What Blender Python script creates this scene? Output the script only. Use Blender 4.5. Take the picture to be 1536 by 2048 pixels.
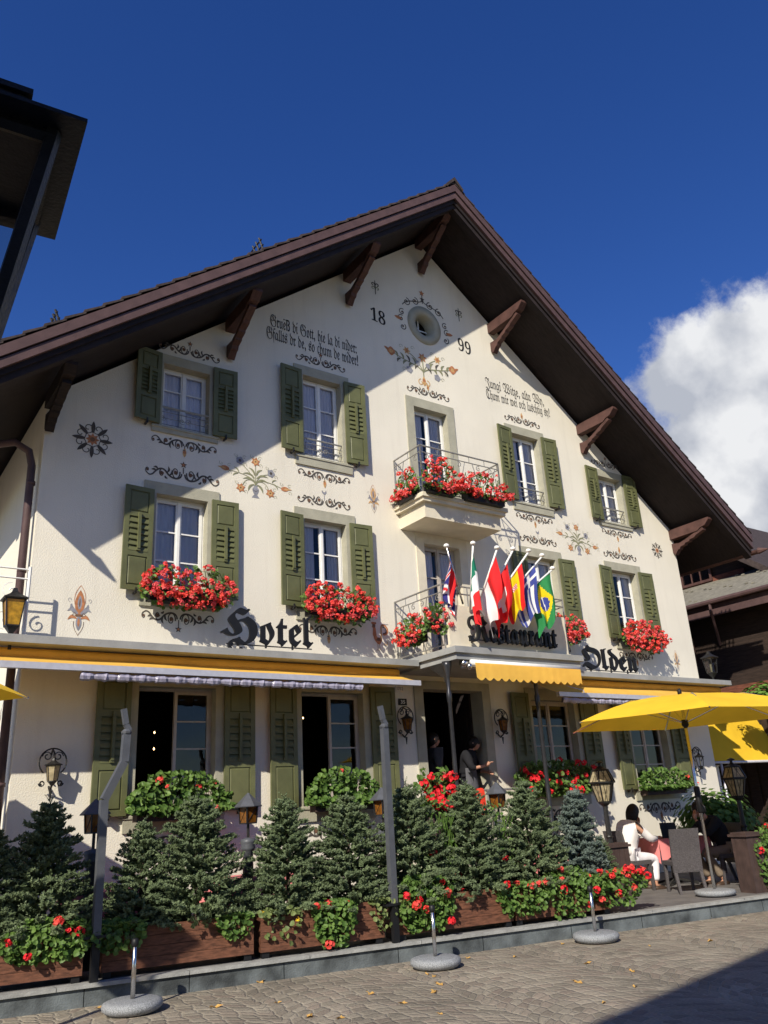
import bpy, math, random
from mathutils import Vector, Matrix
from mathutils.geometry import tessellate_polygon
R_=math.radians
C=bpy.context.scene.collection
for o in list(bpy.data.objects): bpy.data.objects.remove(o)
SC=bpy.context.scene
# ------------------------------------------------------------------ camera
f_,p_,r_,y_=1626.6,0.35176,-0.05948,0.62121
CAM=Vector((0,-11.5,1.65))
FW=Vector((math.sin(y_)*math.cos(p_),math.cos(y_)*math.cos(p_),math.sin(p_)))
R0=Vector((math.cos(y_),-math.sin(y_),0)); U0=R0.cross(FW)
RT=R0*math.cos(r_)+U0*math.sin(r_); UP=-R0*math.sin(r_)+U0*math.cos(r_)
cd=bpy.data.cameras.new('camera'); cam=bpy.data.objects.new('camera',cd); C.objects.link(cam)
cd.sensor_fit='VERTICAL'; cd.sensor_height=36; cd.lens=36*f_/2048; cd.clip_start=.05; cd.clip_end=3000
cam.matrix_world=Matrix(((RT.x,UP.x,-FW.x,CAM.x),(RT.y,UP.y,-FW.y,CAM.y),(RT.z,UP.z,-FW.z,CAM.z),(0,0,0,1)))
SC.camera=cam
# ------------------------------------------------------------------ sky, sun, exposure
SUN=Vector((1.43,1,-1.2)).normalized()
elev=math.asin(-SUN.z)
W=bpy.data.worlds.new('World'); SC.world=W; W.use_nodes=True
def ray(px,py): return (RT*(px-768)-UP*(py-1024)+FW*f_)
def build_world():
    nt=W.node_tree; N=nt.nodes; L=nt.links; N.clear()
    out=N.new('ShaderNodeOutputWorld'); bg=N.new('ShaderNodeBackground'); L.new(bg.outputs[0],out.inputs[0])
    sky=N.new('ShaderNodeTexSky'); sky.sky_type='NISHITA'; sky.sun_disc=False; sky.sun_elevation=elev
    sky.sun_rotation=math.atan2(-SUN.x,-SUN.y); sky.altitude=1000; sky.air_density=1.0; sky.dust_density=.55; sky.ozone_density=2.5
    hs=N.new('ShaderNodeHueSaturation'); hs.inputs['Saturation'].default_value=1.31; hs.inputs['Hue'].default_value=.520; hs.inputs['Value'].default_value=1.27
    L.new(sky.outputs[0],hs.inputs['Color'])
    tc=N.new('ShaderNodeTexCoord'); nz=N.new('ShaderNodeTexNoise'); nz.inputs['Scale'].default_value=9; nz.inputs['Detail'].default_value=12; nz.inputs['Roughness'].default_value=.64
    L.new(tc.outputs['Generated'],nz.inputs['Vector'])
    prev=None
    for (x,y,r) in ((1470,800,.115),(1490,755,.048),(1380,758,.055),(1550,890,.12),(1480,935,.08),(1560,1010,.075),(1425,860,.07),(1330,748,.025),(1700,890,.19),(1345,790,.035)):
        v=ray(x,y).normalized()
        d=N.new('ShaderNodeVectorMath'); d.operation='DISTANCE'; L.new(tc.outputs['Generated'],d.inputs[0]); d.inputs[1].default_value=v
        m=N.new('ShaderNodeMath'); m.operation='DIVIDE'; L.new(d.outputs['Value'],m.inputs[0]); m.inputs[1].default_value=r
        if prev is None: prev=m
        else:
            q=N.new('ShaderNodeMath'); q.operation='SMOOTH_MIN'; L.new(prev.outputs[0],q.inputs[0]); L.new(m.outputs[0],q.inputs[1]); q.inputs[2].default_value=.25; prev=q
    a=N.new('ShaderNodeMath'); a.operation='MULTIPLY_ADD'; L.new(nz.outputs['Fac'],a.inputs[0]); a.inputs[1].default_value=-1.35; L.new(prev.outputs[0],a.inputs[2])
    mr=N.new('ShaderNodeMapRange'); mr.interpolation_type='SMOOTHSTEP'; L.new(a.outputs[0],mr.inputs['Value'])
    mr.inputs['From Min'].default_value=.36; mr.inputs['From Max'].default_value=.04
    n2=N.new('ShaderNodeTexNoise'); n2.inputs['Scale'].default_value=13; n2.inputs['Detail'].default_value=6; L.new(tc.outputs['Generated'],n2.inputs['Vector'])
    cr=N.new('ShaderNodeValToRGB'); L.new(n2.outputs['Fac'],cr.inputs[0])
    cr.color_ramp.elements[0].position=.36; cr.color_ramp.elements[0].color=(4.6,4.9,5.6,1)
    cr.color_ramp.elements[1].position=.60; cr.color_ramp.elements[1].color=(8.3,8.4,8.6,1)
    mx=N.new('ShaderNodeMix'); mx.data_type='RGBA'; L.new(mr.outputs[0],mx.inputs['Factor']); L.new(hs.outputs[0],mx.inputs['A']); L.new(cr.outputs[0],mx.inputs['B'])
    L.new(mx.outputs['Result'],bg.inputs['Color']); bg.inputs['Strength'].default_value=.085
build_world()
sl=bpy.data.lights.new('sun','SUN'); so=bpy.data.objects.new('sun',sl); C.objects.link(so)
sl.energy=4.95; sl.angle=R_(.55); sl.color=(1,.93,.80); so.location=(-20,-20,25)
so.rotation_euler=SUN.to_track_quat('-Z','Y').to_euler()
vs=SC.view_settings; vs.view_transform='Standard'; vs.look='None'; vs.gamma=1; vs.exposure=.27
SC.render.engine='CYCLES'; SC.cycles.max_bounces=8; SC.cycles.transparent_max_bounces=16; SC.cycles.use_denoising=True
# ------------------------------------------------------------------ rays
def _t(d,a,b): return CAM+d*((a-b)/1)
def atY(x,y,Y=0): d=ray(x,y); return CAM+d*((Y-CAM.y)/d.y)
def atZ(x,y,Z=0): d=ray(x,y); return CAM+d*((Z-CAM.z)/d.z)
def atX(x,y,X=0): d=ray(x,y); return CAM+d*((X-CAM.x)/d.x)
KS=-.19
def kY(x,o=0): return -2.05+KS*(x-1.95)+o*1.018     # kerb face line, o metres toward the hotel
def off(x,y,o):
    d=ray(x,y); n=Vector((-KS,1,0)); return CAM+d*((-2.05-KS*1.95+o*1.018-n.dot(CAM))/n.dot(d))
KA=math.atan(KS)
# ------------------------------------------------------------------ materials
M={}
def mat(name,col,rough=.7,var=.18,scale=6,bump=0,bscale=60,metal=0,col2=None,island=0,spec=.3,stretch=None,trans=0,emit=0,det=4):
    m=bpy.data.materials.new(name); m.use_nodes=True; nt=m.node_tree; N=nt.nodes; L=nt.links; b=N['Principled BSDF']
    tc=N.new('ShaderNodeTexCoord'); src=tc.outputs['Object']
    if stretch:
        mp=N.new('ShaderNodeMapping'); mp.inputs['Scale'].default_value=stretch; L.new(src,mp.inputs[0]); src=mp.outputs[0]
    nz=N.new('ShaderNodeTexNoise'); nz.inputs['Scale'].default_value=scale; nz.inputs['Detail'].default_value=det; L.new(src,nz.inputs['Vector'])
    c2=col2 or tuple(min(1,c*(1+var)) for c in col); c1=tuple(c*(1-var) for c in col) if not col2 else col
    mr=N.new('ShaderNodeMapRange'); mr.inputs['From Min'].default_value=.3; mr.inputs['From Max'].default_value=.7; L.new(nz.outputs['Fac'],mr.inputs[0])
    mx=N.new('ShaderNodeMix'); mx.data_type='RGBA'; mx.inputs['A'].default_value=(*c1,1); mx.inputs['B'].default_value=(*c2,1)
    if island:
        g=N.new('ShaderNodeNewGeometry'); ad=N.new('ShaderNodeMix'); ad.data_type='FLOAT'; ad.inputs[0].default_value=island
        L.new(mr.outputs[0],ad.inputs[2]); L.new(g.outputs['Random Per Island'],ad.inputs[3]); L.new(ad.outputs[0],mx.inputs['Factor'])
    else: L.new(mr.outputs[0],mx.inputs['Factor'])
    L.new(mx.outputs['Result'],b.inputs['Base Color'])
    b.inputs['Roughness'].default_value=rough; b.inputs['Metallic'].default_value=metal; b.inputs['Specular IOR Level'].default_value=spec
    if bump:
        n2=N.new('ShaderNodeTexNoise'); n2.inputs['Scale'].default_value=bscale; n2.inputs['Detail'].default_value=5; L.new(src,n2.inputs['Vector'])
        bp=N.new('ShaderNodeBump'); bp.inputs['Strength'].default_value=bump; bp.inputs['Distance'].default_value=.02; L.new(n2.outputs['Fac'],bp.inputs['Height']); L.new(bp.outputs[0],b.inputs['Normal'])
    if trans:
        tr=N.new('ShaderNodeBsdfTranslucent'); L.new(mx.outputs['Result'],tr.inputs[0]); ms=N.new('ShaderNodeMixShader'); ms.inputs[0].default_value=trans
        L.new(b.outputs[0],ms.inputs[1]); L.new(tr.outputs[0],ms.inputs[2]); L.new(ms.outputs[0],N['Material Output'].inputs[0])
    if emit: b.inputs['Emission Color'].default_value=(*col,1); b.inputs['Emission Strength'].default_value=emit
    M[name]=m; return m
mat('stucco',(.75,.702,.59),.92,.05,.9,.34,52,spec=.1,det=7)
mat('stone_trim',(.385,.368,.285),.9,.10,5,.35,70,spec=.15)
mat('balcony_stone',(.66,.60,.47),.9,.10,3,.25,60,spec=.15)
mat('grey_plaster',(.29,.295,.29),.85,.12,4,.2,50)
mat('shutter_green',(.118,.124,.054),.5,.14,5,.12,120,spec=.35)
mat('iron',(.018,.017,.016),.45,.3,30,.2,90,spec=.4)
mat('column_iron',(.055,.055,.06),.32,.15,10,metal=.6)
mat('steel_grey',(.095,.10,.112),.5,.12,10,.08,80,metal=.2)
mat('rail_metal',(.30,.29,.27),.45,.2,20,metal=.4)
mat('white_paint',(.78,.77,.73),.5,.05,8)
mat('shaded_white_paint',(.46,.41,.36),.55,.12,8)  # white frame paint darkened: shade of the lower openings put into the colour
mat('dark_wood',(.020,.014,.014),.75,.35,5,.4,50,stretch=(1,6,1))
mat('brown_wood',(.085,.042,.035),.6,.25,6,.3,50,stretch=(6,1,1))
mat('fascia_wood',(.088,.052,.050),.6,.18,5,.2,60)
mat('roof_tile',(.05,.036,.032),.8,.35,9,.5,30)
mat('planter_wood',(.135,.055,.031),.65,.45,7,.4,60,stretch=(.7,8,8))
mat('pillar_wood',(.060,.038,.033),.7,.25,7,.4,60)
mat('granite',(.25,.26,.27),.7,.55,120,.3,120,det=2)
mat('kerb_stone',(.095,.108,.112),.75,.6,4,.35,60,det=8)
mat('kerb_cap',(.29,.29,.275),.8,.2,9,.3,60)
mat('terrace_floor',(.14,.13,.125),.85,.2,4,.3,50)
mat('awning_orange',(.94,.55,.10),.85,.10,2.5,.25,9,trans=.25)
mat('parasol_yellow',(.92,.58,.035),.85,.07,2.2,.3,7,trans=.22)
mat('alu',(.55,.54,.58),.4,.08,12,metal=.3)
mat('steel',(.62,.60,.58),.22,.08,30,metal=1)
mat('foil',(.33,.31,.39),.3,.3,9,.4,14,spec=.6)
mat('spruce',(.056,.086,.040),.6,.3,3,island=.5,col2=(.24,.305,.155),trans=.2)
mat('spruce_blue',(.085,.12,.10),.6,.3,3,island=.55,col2=(.21,.26,.22),trans=.15)
mat('bark',(.06,.042,.03),.9,.3,20,.5,40)
mat('leaf',(.038,.092,.014),.5,.3,5,island=.75,col2=(.175,.285,.065),trans=.28)
mat('leaf_pale',(.09,.13,.04),.55,.3,5,island=.7,col2=(.22,.27,.09),trans=.25)
mat('petal_red',(.78,.050,.040),.6,.2,9,island=.7,col2=(.86,.11,.085),trans=.25)
mat('petal_pink',(.72,.05,.075),.6,.2,9,island=.7,col2=(.84,.18,.17),trans=.25)
mat('petal_crimson',(.68,.012,.022),.6,.2,9,island=.7,col2=(.85,.035,.045),trans=.2)
mat('petal_yellow',(.85,.60,.03),.6,.1,9)
mat('soil',(.03,.022,.016),.95,.3,20,.4,30)
mat('black',(.010,.010,.011),.5,.2,8)
mat('interior',(.022,.018,.015),.9,.3,3)
mat('curtain',(.86,.85,.92),.9,.06,3,stretch=(8,1,.6))
mat('amber_glass',(.62,.36,.03),.15,.4,14,spec=.6,trans=.5)
mat('amber_dark',(.30,.12,.02),.15,.5,20,spec=.6,trans=.5)
mat('pale_glass',(.62,.52,.32),.12,.35,16,spec=.6,trans=.5)
mat('skin',(.48,.25,.165),.55,.08,9,trans=.05)
mat('hair',(.013,.009,.008),.45,.3,40,.5,90,stretch=(1,1,.3))
mat('white_cloth',(.78,.74,.72),.85,.05,5,.35,9)
mat('white_denim',(.74,.71,.74),.85,.06,6,.4,12)
mat('black_cloth',(.012,.012,.015),.9,.2,6,.4,12)
mat('charcoal_cloth',(.050,.050,.055),.9,.2,6,.4,12)
mat('grey_apron',(.10,.10,.11),.9,.15,6,.5,14)
mat('tan_cloth',(.20,.155,.115),.9,.15,6,.4,12)
mat('pink_cloth',(.82,.27,.26),.85,.05,4,.15,20,trans=.15)
mat('red_cloth',(.72,.045,.018),.85,.12,8,.4,16)
mat('wicker',(.085,.076,.078),.7,.35,60,.6,140)
mat('shoe',(.05,.03,.02),.5,.2,8)
mat('dry_leaf',(.55,.36,.10),.8,.3,20,col2=(.42,.22,.06))
mat('paint_dark',(.085,.075,.065),.9,.3,8); mat('paint_black',(.022,.021,.022),.85,.3,12)
mat('paint_rust',(.44,.185,.085),.9,.25,16); mat('paint_ochre',(.55,.33,.14),.9,.2,16)
mat('paint_green',(.235,.235,.135),.9,.2,16); mat('paint_blue',(.26,.26,.29),.9,.2,16); mat('paint_brown',(.165,.09,.055),.9,.25,14)
mat('slate',(.20,.185,.145),.85,.3,8,.4,20); mat('chalet_wood',(.032,.020,.015),.8,.4,4,.5,30,stretch=(1,1,9)); mat('chalet_red',(.14,.050,.030),.75,.4,5,.3,30,stretch=(1,1,7))
mat('bulb',(1,.62,.25),emit=9); mat('candle',(.85,.72,.35),.5,.1,5)
mat('fl_red',(.78,.022,.025),.8,.05,4,trans=.25); mat('fl_white',(.82,.82,.82),.8,.04,4,trans=.25); mat('fl_blue',(.035,.03,.20),.8,.06,4,trans=.25)
mat('fl_green',(.012,.20,.12),.8,.06,4,trans=.25); mat('fl_yellow',(.88,.66,.01),.8,.05,4,trans=.25); mat('fl_brgreen',(.03,.25,.075),.8,.05,4,trans=.25); mat('fl_grblue',(.055,.075,.33),.8,.05,4,trans=.25)
mat('brass',(.42,.33,.12),.35,.2,14,metal=.6); mat('bottle',(.75,.78,.78),.1,.05,4,spec=.6,trans=.5); mat('orange_label',(.60,.26,.07),.6,.1,6)
mat('bush_leaf',(.05,.12,.02),.6,.3,5,island=.6,col2=(.16,.30,.05),trans=.2)
def streaks(m):
    nt=M[m].node_tree; N=nt.nodes; L=nt.links; b=N['Principled BSDF']; src=b.inputs['Base Color'].links[0].from_socket
    tc=N.new('ShaderNodeTexCoord'); mp=N.new('ShaderNodeMapping'); mp.inputs['Scale'].default_value=(5,5,.45); L.new(tc.outputs['Object'],mp.inputs[0]); nz=N.new('ShaderNodeTexNoise'); nz.inputs['Scale'].default_value=1; nz.inputs['Detail'].default_value=8; nz.inputs['Roughness'].default_value=.65; L.new(mp.outputs[0],nz.inputs[0])
    mr=N.new('ShaderNodeMapRange'); mr.inputs['From Min'].default_value=.52; mr.inputs['From Max'].default_value=.80; mr.inputs['To Max'].default_value=.35; L.new(nz.outputs['Fac'],mr.inputs[0])
    mx=N.new('ShaderNodeMix'); mx.data_type='RGBA'; mx.inputs['B'].default_value=(.55,.50,.41,1); L.new(mr.outputs[0],mx.inputs['Factor']); L.new(src,mx.inputs['A']); L.new(mx.outputs['Result'],b.inputs['Base Color'])
streaks('stucco')
def glassmat(name,ior,tint):
    m=bpy.data.materials.new(name); m.use_nodes=True; nt=m.node_tree; N=nt.nodes; L=nt.links; N.remove(N['Principled BSDF'])
    t=N.new('ShaderNodeBsdfTransparent'); t.inputs[0].default_value=(*tint,1); g=N.new('ShaderNodeBsdfGlossy'); g.inputs['Roughness'].default_value=.02
    nz=N.new('ShaderNodeTexNoise'); nz.inputs['Scale'].default_value=2.2; tc=N.new('ShaderNodeTexCoord'); L.new(tc.outputs['Object'],nz.inputs[0])
    bp=N.new('ShaderNodeBump'); bp.inputs['Strength'].default_value=.06; bp.inputs['Distance'].default_value=.05; L.new(nz.outputs['Fac'],bp.inputs['Height']); L.new(bp.outputs[0],g.inputs['Normal'])
    fr=N.new('ShaderNodeFresnel'); fr.inputs[0].default_value=ior; mx=N.new('ShaderNodeMixShader'); L.new(fr.outputs[0],mx.inputs[0]); L.new(t.outputs[0],mx.inputs[1]); L.new(g.outputs[0],mx.inputs[2])
    L.new(mx.outputs[0],N['Material Output'].inputs[0]); M[name]=m
glassmat('pane',1.6,(.92,.89,.86)); glassmat('clear',1.35,(.97,.97,.97))
def cobble():
    m=bpy.data.materials.new('cobbles'); m.use_nodes=True; nt=m.node_tree; N=nt.nodes; L=nt.links; b=N['Principled BSDF']
    tc=N.new('ShaderNodeTexCoord'); mp=N.new('ShaderNodeMapping'); mp.inputs['Rotation'].default_value=(0,0,-KA); L.new(tc.outputs['Object'],mp.inputs[0])
    wn=N.new('ShaderNodeTexNoise'); wn.inputs['Scale'].default_value=2.4; wn.inputs['Detail'].default_value=4.5; wn.inputs['Roughness'].default_value=.62; L.new(mp.outputs[0],wn.inputs[0])
    ws=N.new('ShaderNodeVectorMath'); ws.operation='MULTIPLY_ADD'; L.new(wn.outputs['Color'],ws.inputs[0]); ws.inputs[1].default_value=(.10,.10,0); L.new(mp.outputs[0],ws.inputs[2])
    sp=N.new('ShaderNodeSeparateXYZ'); L.new(ws.outputs[0],sp.inputs[0])
    def mth(op,a,b_=None,c=None):
        n=N.new('ShaderNodeMath'); n.operation=op
        for i,v in enumerate((a,b_,c)):
            if v is None: continue
            if isinstance(v,(int,float)): n.inputs[i].default_value=v
            else: L.new(v,n.inputs[i])
        return n.outputs[0]
    u=mth('FRACT',mth('ADD',mth('DIVIDE',sp.outputs[0],1.7),.32)); u=mth('SUBTRACT',u,.5)
    arc=mth('MULTIPLY',mth('MULTIPLY',u,u),2.1)          # segmental arcs
    yy=mth('ADD',sp.outputs[1],arc)
    cb=N.new('ShaderNodeCombineXYZ'); L.new(mth('DIVIDE',sp.outputs[0],.150),cb.inputs[0]); L.new(mth('DIVIDE',yy,.125),cb.inputs[1])
    v1=N.new('ShaderNodeTexVoronoi'); v1.inputs['Scale'].default_value=1; v1.inputs['Randomness'].default_value=.42; L.new(cb.outputs[0],v1.inputs['Vector'])
    v2=N.new('ShaderNodeTexVoronoi'); v2.feature='DISTANCE_TO_EDGE'; v2.inputs['Scale'].default_value=1; v2.inputs['Randomness'].default_value=.42; L.new(cb.outputs[0],v2.inputs['Vector'])
    hs=N.new('ShaderNodeSeparateColor'); L.new(v1.outputs['Color'],hs.inputs[0])
    c1=N.new('ShaderNodeMix'); c1.data_type='RGBA'; c1.inputs['A'].default_value=(.175,.155,.122,1); c1.inputs['B'].default_value=(.290,.255,.198,1); L.new(hs.outputs[0],c1.inputs['Factor'])
    tg=N.new('ShaderNodeMix'); tg.data_type='RGBA'; tg.inputs['B'].default_value=(.235,.165,.135,1); L.new(mth('MULTIPLY',mth('POWER',hs.outputs[1],2.0),.35),tg.inputs['Factor']); L.new(c1.outputs['Result'],tg.inputs['A'])
    jt=N.new('ShaderNodeMapRange'); jt.inputs['From Min'].default_value=.012; jt.inputs['From Max'].default_value=.055; L.new(v2.outputs['Distance'],jt.inputs[0])
    c2=N.new('ShaderNodeMix'); c2.data_type='RGBA'; c2.inputs['A'].default_value=(.30,.268,.21,1); L.new(tg.outputs['Result'],c2.inputs['B']); L.new(jt.outputs[0],c2.inputs['Factor'])
    dm=N.new('ShaderNodeMapRange'); dm.inputs['From Max'].default_value=.16; L.new(v2.outputs['Distance'],dm.inputs[0])
    n3=N.new('ShaderNodeTexNoise'); n3.inputs['Scale'].default_value=38; n3.inputs['Detail'].default_value=5; L.new(tc.outputs['Object'],n3.inputs[0])
    n4=N.new('ShaderNodeTexNoise'); n4.inputs['Scale'].default_value=.9; n4.inputs['Detail'].default_value=6; L.new(tc.outputs['Object'],n4.inputs[0])
    k=mth('MULTIPLY',mth('MULTIPLY_ADD',n3.outputs['Fac'],.9,.60),mth('MULTIPLY_ADD',n4.outputs['Fac'],.9,.55))
    mx=N.new('ShaderNodeMix'); mx.data_type='RGBA'; mx.blend_type='MULTIPLY'; mx.inputs[0].default_value=1; L.new(c2.outputs['Result'],mx.inputs['A']); L.new(k,mx.inputs['B'])
    L.new(mx.outputs['Result'],b.inputs['Base Color']); b.inputs['Roughness'].default_value=.8; b.inputs['Specular IOR Level'].default_value=.25
    h=mth('ADD',mth('MULTIPLY',dm.outputs[0],.7),mth('MULTIPLY',n3.outputs['Fac'],.5)); bp=N.new('ShaderNodeBump'); bp.inputs['Strength'].default_value=.75; bp.inputs['Distance'].default_value=.02
    L.new(h,bp.inputs['Height']); L.new(bp.outputs[0],b.inputs['Normal']); M['cobbles']=m
cobble()
# ------------------------------------------------------------------ object helpers
OFF={}
def tag(o,label,cat,group=None):
    o['label']=label; o['category']=cat
    if group: o['group']=group
    return o
def thing(name,loc,label,cat,group=None,rz=0,proto=False):
    o=bpy.data.objects.new(name,None); C.objects.link(o); o.location=loc; o.rotation_euler=(0,0,rz); o.empty_display_size=.1
    OFF[o]=Vector((0,0,0)) if proto else Vector(loc)
    return tag(o,label,cat,group)
def relabel(o,label):
    o['label']=label; return o
def dup(o,parent=None,loc=None,rz=None,label=None,sc=None):
    c=o.copy(); C.objects.link(c)
    if parent: c.parent=parent
    if loc is not None: c.location=loc
    if rz is not None: c.rotation_euler=(0,0,rz)
    if sc: c.scale=sc if hasattr(sc,'__len__') else (sc,)*3
    if label: c['label']=label
    for ch in list(o.children): dup(ch,c)
    return c
class MB:
    def __init__(s): s.v=[]; s.f=[]; s.m=[]; s.mi=0; s.T=None
    def add(s,vs,fs,mi=None):
        b=len(s.v)
        for p in vs:
            p=Vector(p); s.v.append(s.T@p if s.T else p)
        for q in fs: s.f.append([b+i for i in q]); s.m.append(s.mi if mi is None else mi)
        return s
    def box(s,x0,x1,y0,y1,z0,z1,mi=None):
        v=[(x,y,z) for z in (z0,z1) for y in (y0,y1) for x in (x0,x1)]
        return s.add(v,[(0,2,3,1),(4,5,7,6),(0,1,5,4),(2,6,7,3),(0,4,6,2),(1,3,7,5)],mi)
    def prism(s,poly,a,b,axis='x',mi=None):
        # poly of 2-D points; extruded from a to b along axis
        def P(t,q): return (t,q[0],q[1]) if axis=='x' else ((q[0],t,q[1]) if axis=='y' else (q[0],q[1],t))
        n=len(poly); v=[P(a,q) for q in poly]+[P(b,q) for q in poly]
        fs=[(i,(i+1)%n,n+(i+1)%n,n+i) for i in range(n)]
        tri=tessellate_polygon([[Vector((q[0],q[1],0)) for q in poly]])
        fs+=[tuple(t) for t in tri]+[tuple(n+i for i in reversed(t)) for t in tri]
        return s.add(v,fs,mi)
    def tube(s,pts,r,n=6,mi=None,cap=True):
        pts=[Vector(p) for p in pts]; k=len(pts); rs=r if hasattr(r,'__len__') else [r]*k
        vs=[]; fs=[]; u=None
        for i,p in enumerate(pts):
            t=(pts[min(i+1,k-1)]-pts[max(i-1,0)]);
            if t.length<1e-9: t=Vector((0,0,1))
            t.normalize()
            if u is None: u=t.orthogonal().normalized()
            u=(u-t*u.dot(t)); u=u.normalized() if u.length>1e-6 else t.orthogonal().normalized()
            w=t.cross(u)
            for j in range(n):
                a=2*math.pi*j/n; vs.append(p+(u*math.cos(a)+w*math.sin(a))*rs[i])
        for i in range(k-1):
            for j in range(n): fs.append((i*n+j,i*n+(j+1)%n,(i+1)*n+(j+1)%n,(i+1)*n+j))
        if cap: fs+= [tuple(range(n-1,-1,-1)),tuple(range((k-1)*n,k*n))]
        return s.add(vs,fs,mi)
    def lathe(s,prof,n=16,c=(0,0,0),mi=None):
        c=Vector(c); vs=[]; fs=[]
        for (r,z) in prof:
            for j in range(n):
                a=2*math.pi*(j+.5)/n; vs.append(c+Vector((r*math.cos(a),r*math.sin(a),z)))
        k=len(prof)
        for i in range(k-1):
            for j in range(n): fs.append((i*n+j,i*n+(j+1)%n,(i+1)*n+(j+1)%n,(i+1)*n+j))
        fs+=[tuple(range(n-1,-1,-1)),tuple(range((k-1)*n,k*n))]
        return s.add(vs,fs,mi)
    def build(s,name,mats,parent=None,smooth=False,off=None):
        me=bpy.data.meshes.new(name); o_=OFF.get(parent,Vector((0,0,0))) if off is None else off
        me.from_pydata([v-o_ for v in s.v],[],s.f)
        for m in (mats if isinstance(mats,(list,tuple)) else [mats]): me.materials.append(M[m])
        me.polygons.foreach_set('material_index',s.m)
        if smooth: me.polygons.foreach_set('use_smooth',[True]*len(s.f))
        me.update(); o=bpy.data.objects.new(name,me); C.objects.link(o)
        if parent: o.parent=parent
        OFF[o]=o_; return o
def structure(name,mb,m,smooth=False):
    o=mb.build(name,m,None,smooth); o['kind']='structure'; return o
def arcpts(c,r,a0,a1,n,plane='xz',y=0):
    return [(c[0]+r*math.cos(a0+(a1-a0)*i/n),y,c[1]+r*math.sin(a0+(a1-a0)*i/n)) for i in range(n+1)]
def spiral2(c,r0,r1,a0,a1,n=14):
    return [(c[0]+(r0+(r1-r0)*i/n)*math.cos(a0+(a1-a0)*i/n),c[1]+(r0+(r1-r0)*i/n)*math.sin(a0+(a1-a0)*i/n)) for i in range(n+1)]
# ------------------------------------------------------------------ fraktur text
FX={'C':'\u212d','H':'\u210c','I':'\u2111','R':'\u211c','Z':'\u2128'}
def frak(s,bold=False):
    o=''
    for ch in s:
        if 'A'<=ch<='Z': o+=chr(0x1d56c+ord(ch)-65) if bold else FX.get(ch,chr(0x1d504+ord(ch)-65))
        elif 'a'<=ch<='z': o+=chr((0x1d586 if bold else 0x1d51e)+ord(ch)-97)
        elif ch.isdigit() and bold: o+=chr(0x1d7ce+ord(ch)-48)
        else: o+=ch
    return o
def textgeo(s,ext=0,offset=0):
    cu=bpy.data.curves.new('txt','FONT'); cu.body=s; cu.size=1; cu.extrude=ext; cu.resolution_u=4; cu.offset=offset
    o=bpy.data.objects.new('txt',cu); C.objects.link(o); dg=bpy.context.evaluated_depsgraph_get(); dg.update()
    me=bpy.data.meshes.new_from_object(o.evaluated_get(dg)); vs=[v.co.copy() for v in me.vertices]; fs=[tuple(p.vertices) for p in me.polygons]
    bpy.data.objects.remove(o); bpy.data.curves.remove(cu); bpy.data.meshes.remove(me)
    return vs,fs
def put_text(mb,s,x0,x1,zb,h,y,depth=.0,tilt=0,offset=0,cap=.72):
    # stretch text to the box; h = height of the capitals
    vs,fs=textgeo(s,.5 if depth else 0,offset)
    ax=min(v.x for v in vs); bx=max(v.x for v in vs); k=(x1-x0)/(bx-ax); kz=h/cap
    out=[]
    for v in vs:
        X=x0+(v.x-ax)*k; out.append((X,y-v.z*depth,zb+v.y*kz+tilt*(X-x0)))
    mb.add(out,fs)
# ------------------------------------------------------------------ ground
g=MB()
def strip(x0,x1,o0,o1,z0,z1): pass
def kp(x,o,z): return (x,kY(x,o),z)
g.add([(-400,-400,0),(400,-400,0),(400,400,0),(-400,400,0)],[(0,1,2,3)])
structure('street_paving',g,'cobbles')
g=MB(); TZ=.2
g.add([kp(-6,0.05,TZ),kp(30,.05,TZ),(30,-.0,TZ),(-6,0,TZ)],[(0,1,2,3)]); structure('terrace_floor',g,'terrace_floor')
g=MB(); x=-6; rr=random.Random(3)
while x<30:
    x2=x+rr.uniform(.9,1.35)
    g.add([kp(x,.02,0),kp(x2-.008,.02,0),kp(x2-.008,.02,.165),kp(x,.02,.165),kp(x,.3,.165),kp(x2-.008,.3,.165)],[(0,1,2,3),(3,2,5,4)]); x=x2
structure('kerb',g,'kerb_stone')
g=MB(); x=-6
while x<30:
    x2=x+rr.uniform(1.2,1.9); e=x2-.006
    g.add([kp(x,-.015,.168),kp(e,-.015,.168),kp(e,-.015,.204),kp(x,-.015,.204),kp(e,.13,.204),kp(x,.13,.204)],[(0,1,2,3),(3,2,4,5),(0,5,4,1)]); x=x2
structure('kerb_coping',g,'kerb_cap')
# ------------------------------------------------------------------ the hotel
XL,XR,X0,SL=2.23,16.93,9.58,.78
H=thing('hotel_building',(X0,0,0),'white gabled chalet hotel with green shutters, painted scrolls and dark wooden roof','hotel')
holes=[]
WIN=[] # name,cx,half surround, z0,z1 surround, opening half, zo0,zo1, kind
for cx in (4.35,6.95,12.2,14.8): WIN.append(dict(cx=cx,hs=.615,z0=4.66,z1=6.64,ho=.42,a=4.86,b=6.45,sh=(4.86,6.48,.45,.50),fl=1))
for cx in (4.36,14.82): WIN.append(dict(cx=cx,hs=.56,z0=7.5,z1=8.93,ho=.40,a=7.62,b=8.76,sh=(7.62,8.9,.42,.48),fl=2))
for cx in (6.97,12.17): WIN.append(dict(cx=cx,hs=.59,z0=7.45,z1=9.46,ho=.405,a=7.64,b=9.27,sh=(7.66,9.33,.44,.49),fl=2))
for cx in (4.38,6.98,12.0,14.78): WIN.append(dict(cx=cx,hs=.72,z0=1.56,z1=3.72,ho=.58,a=1.78,b=3.5,sh=(1.78,3.61,.48,.70),fl=0))
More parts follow.
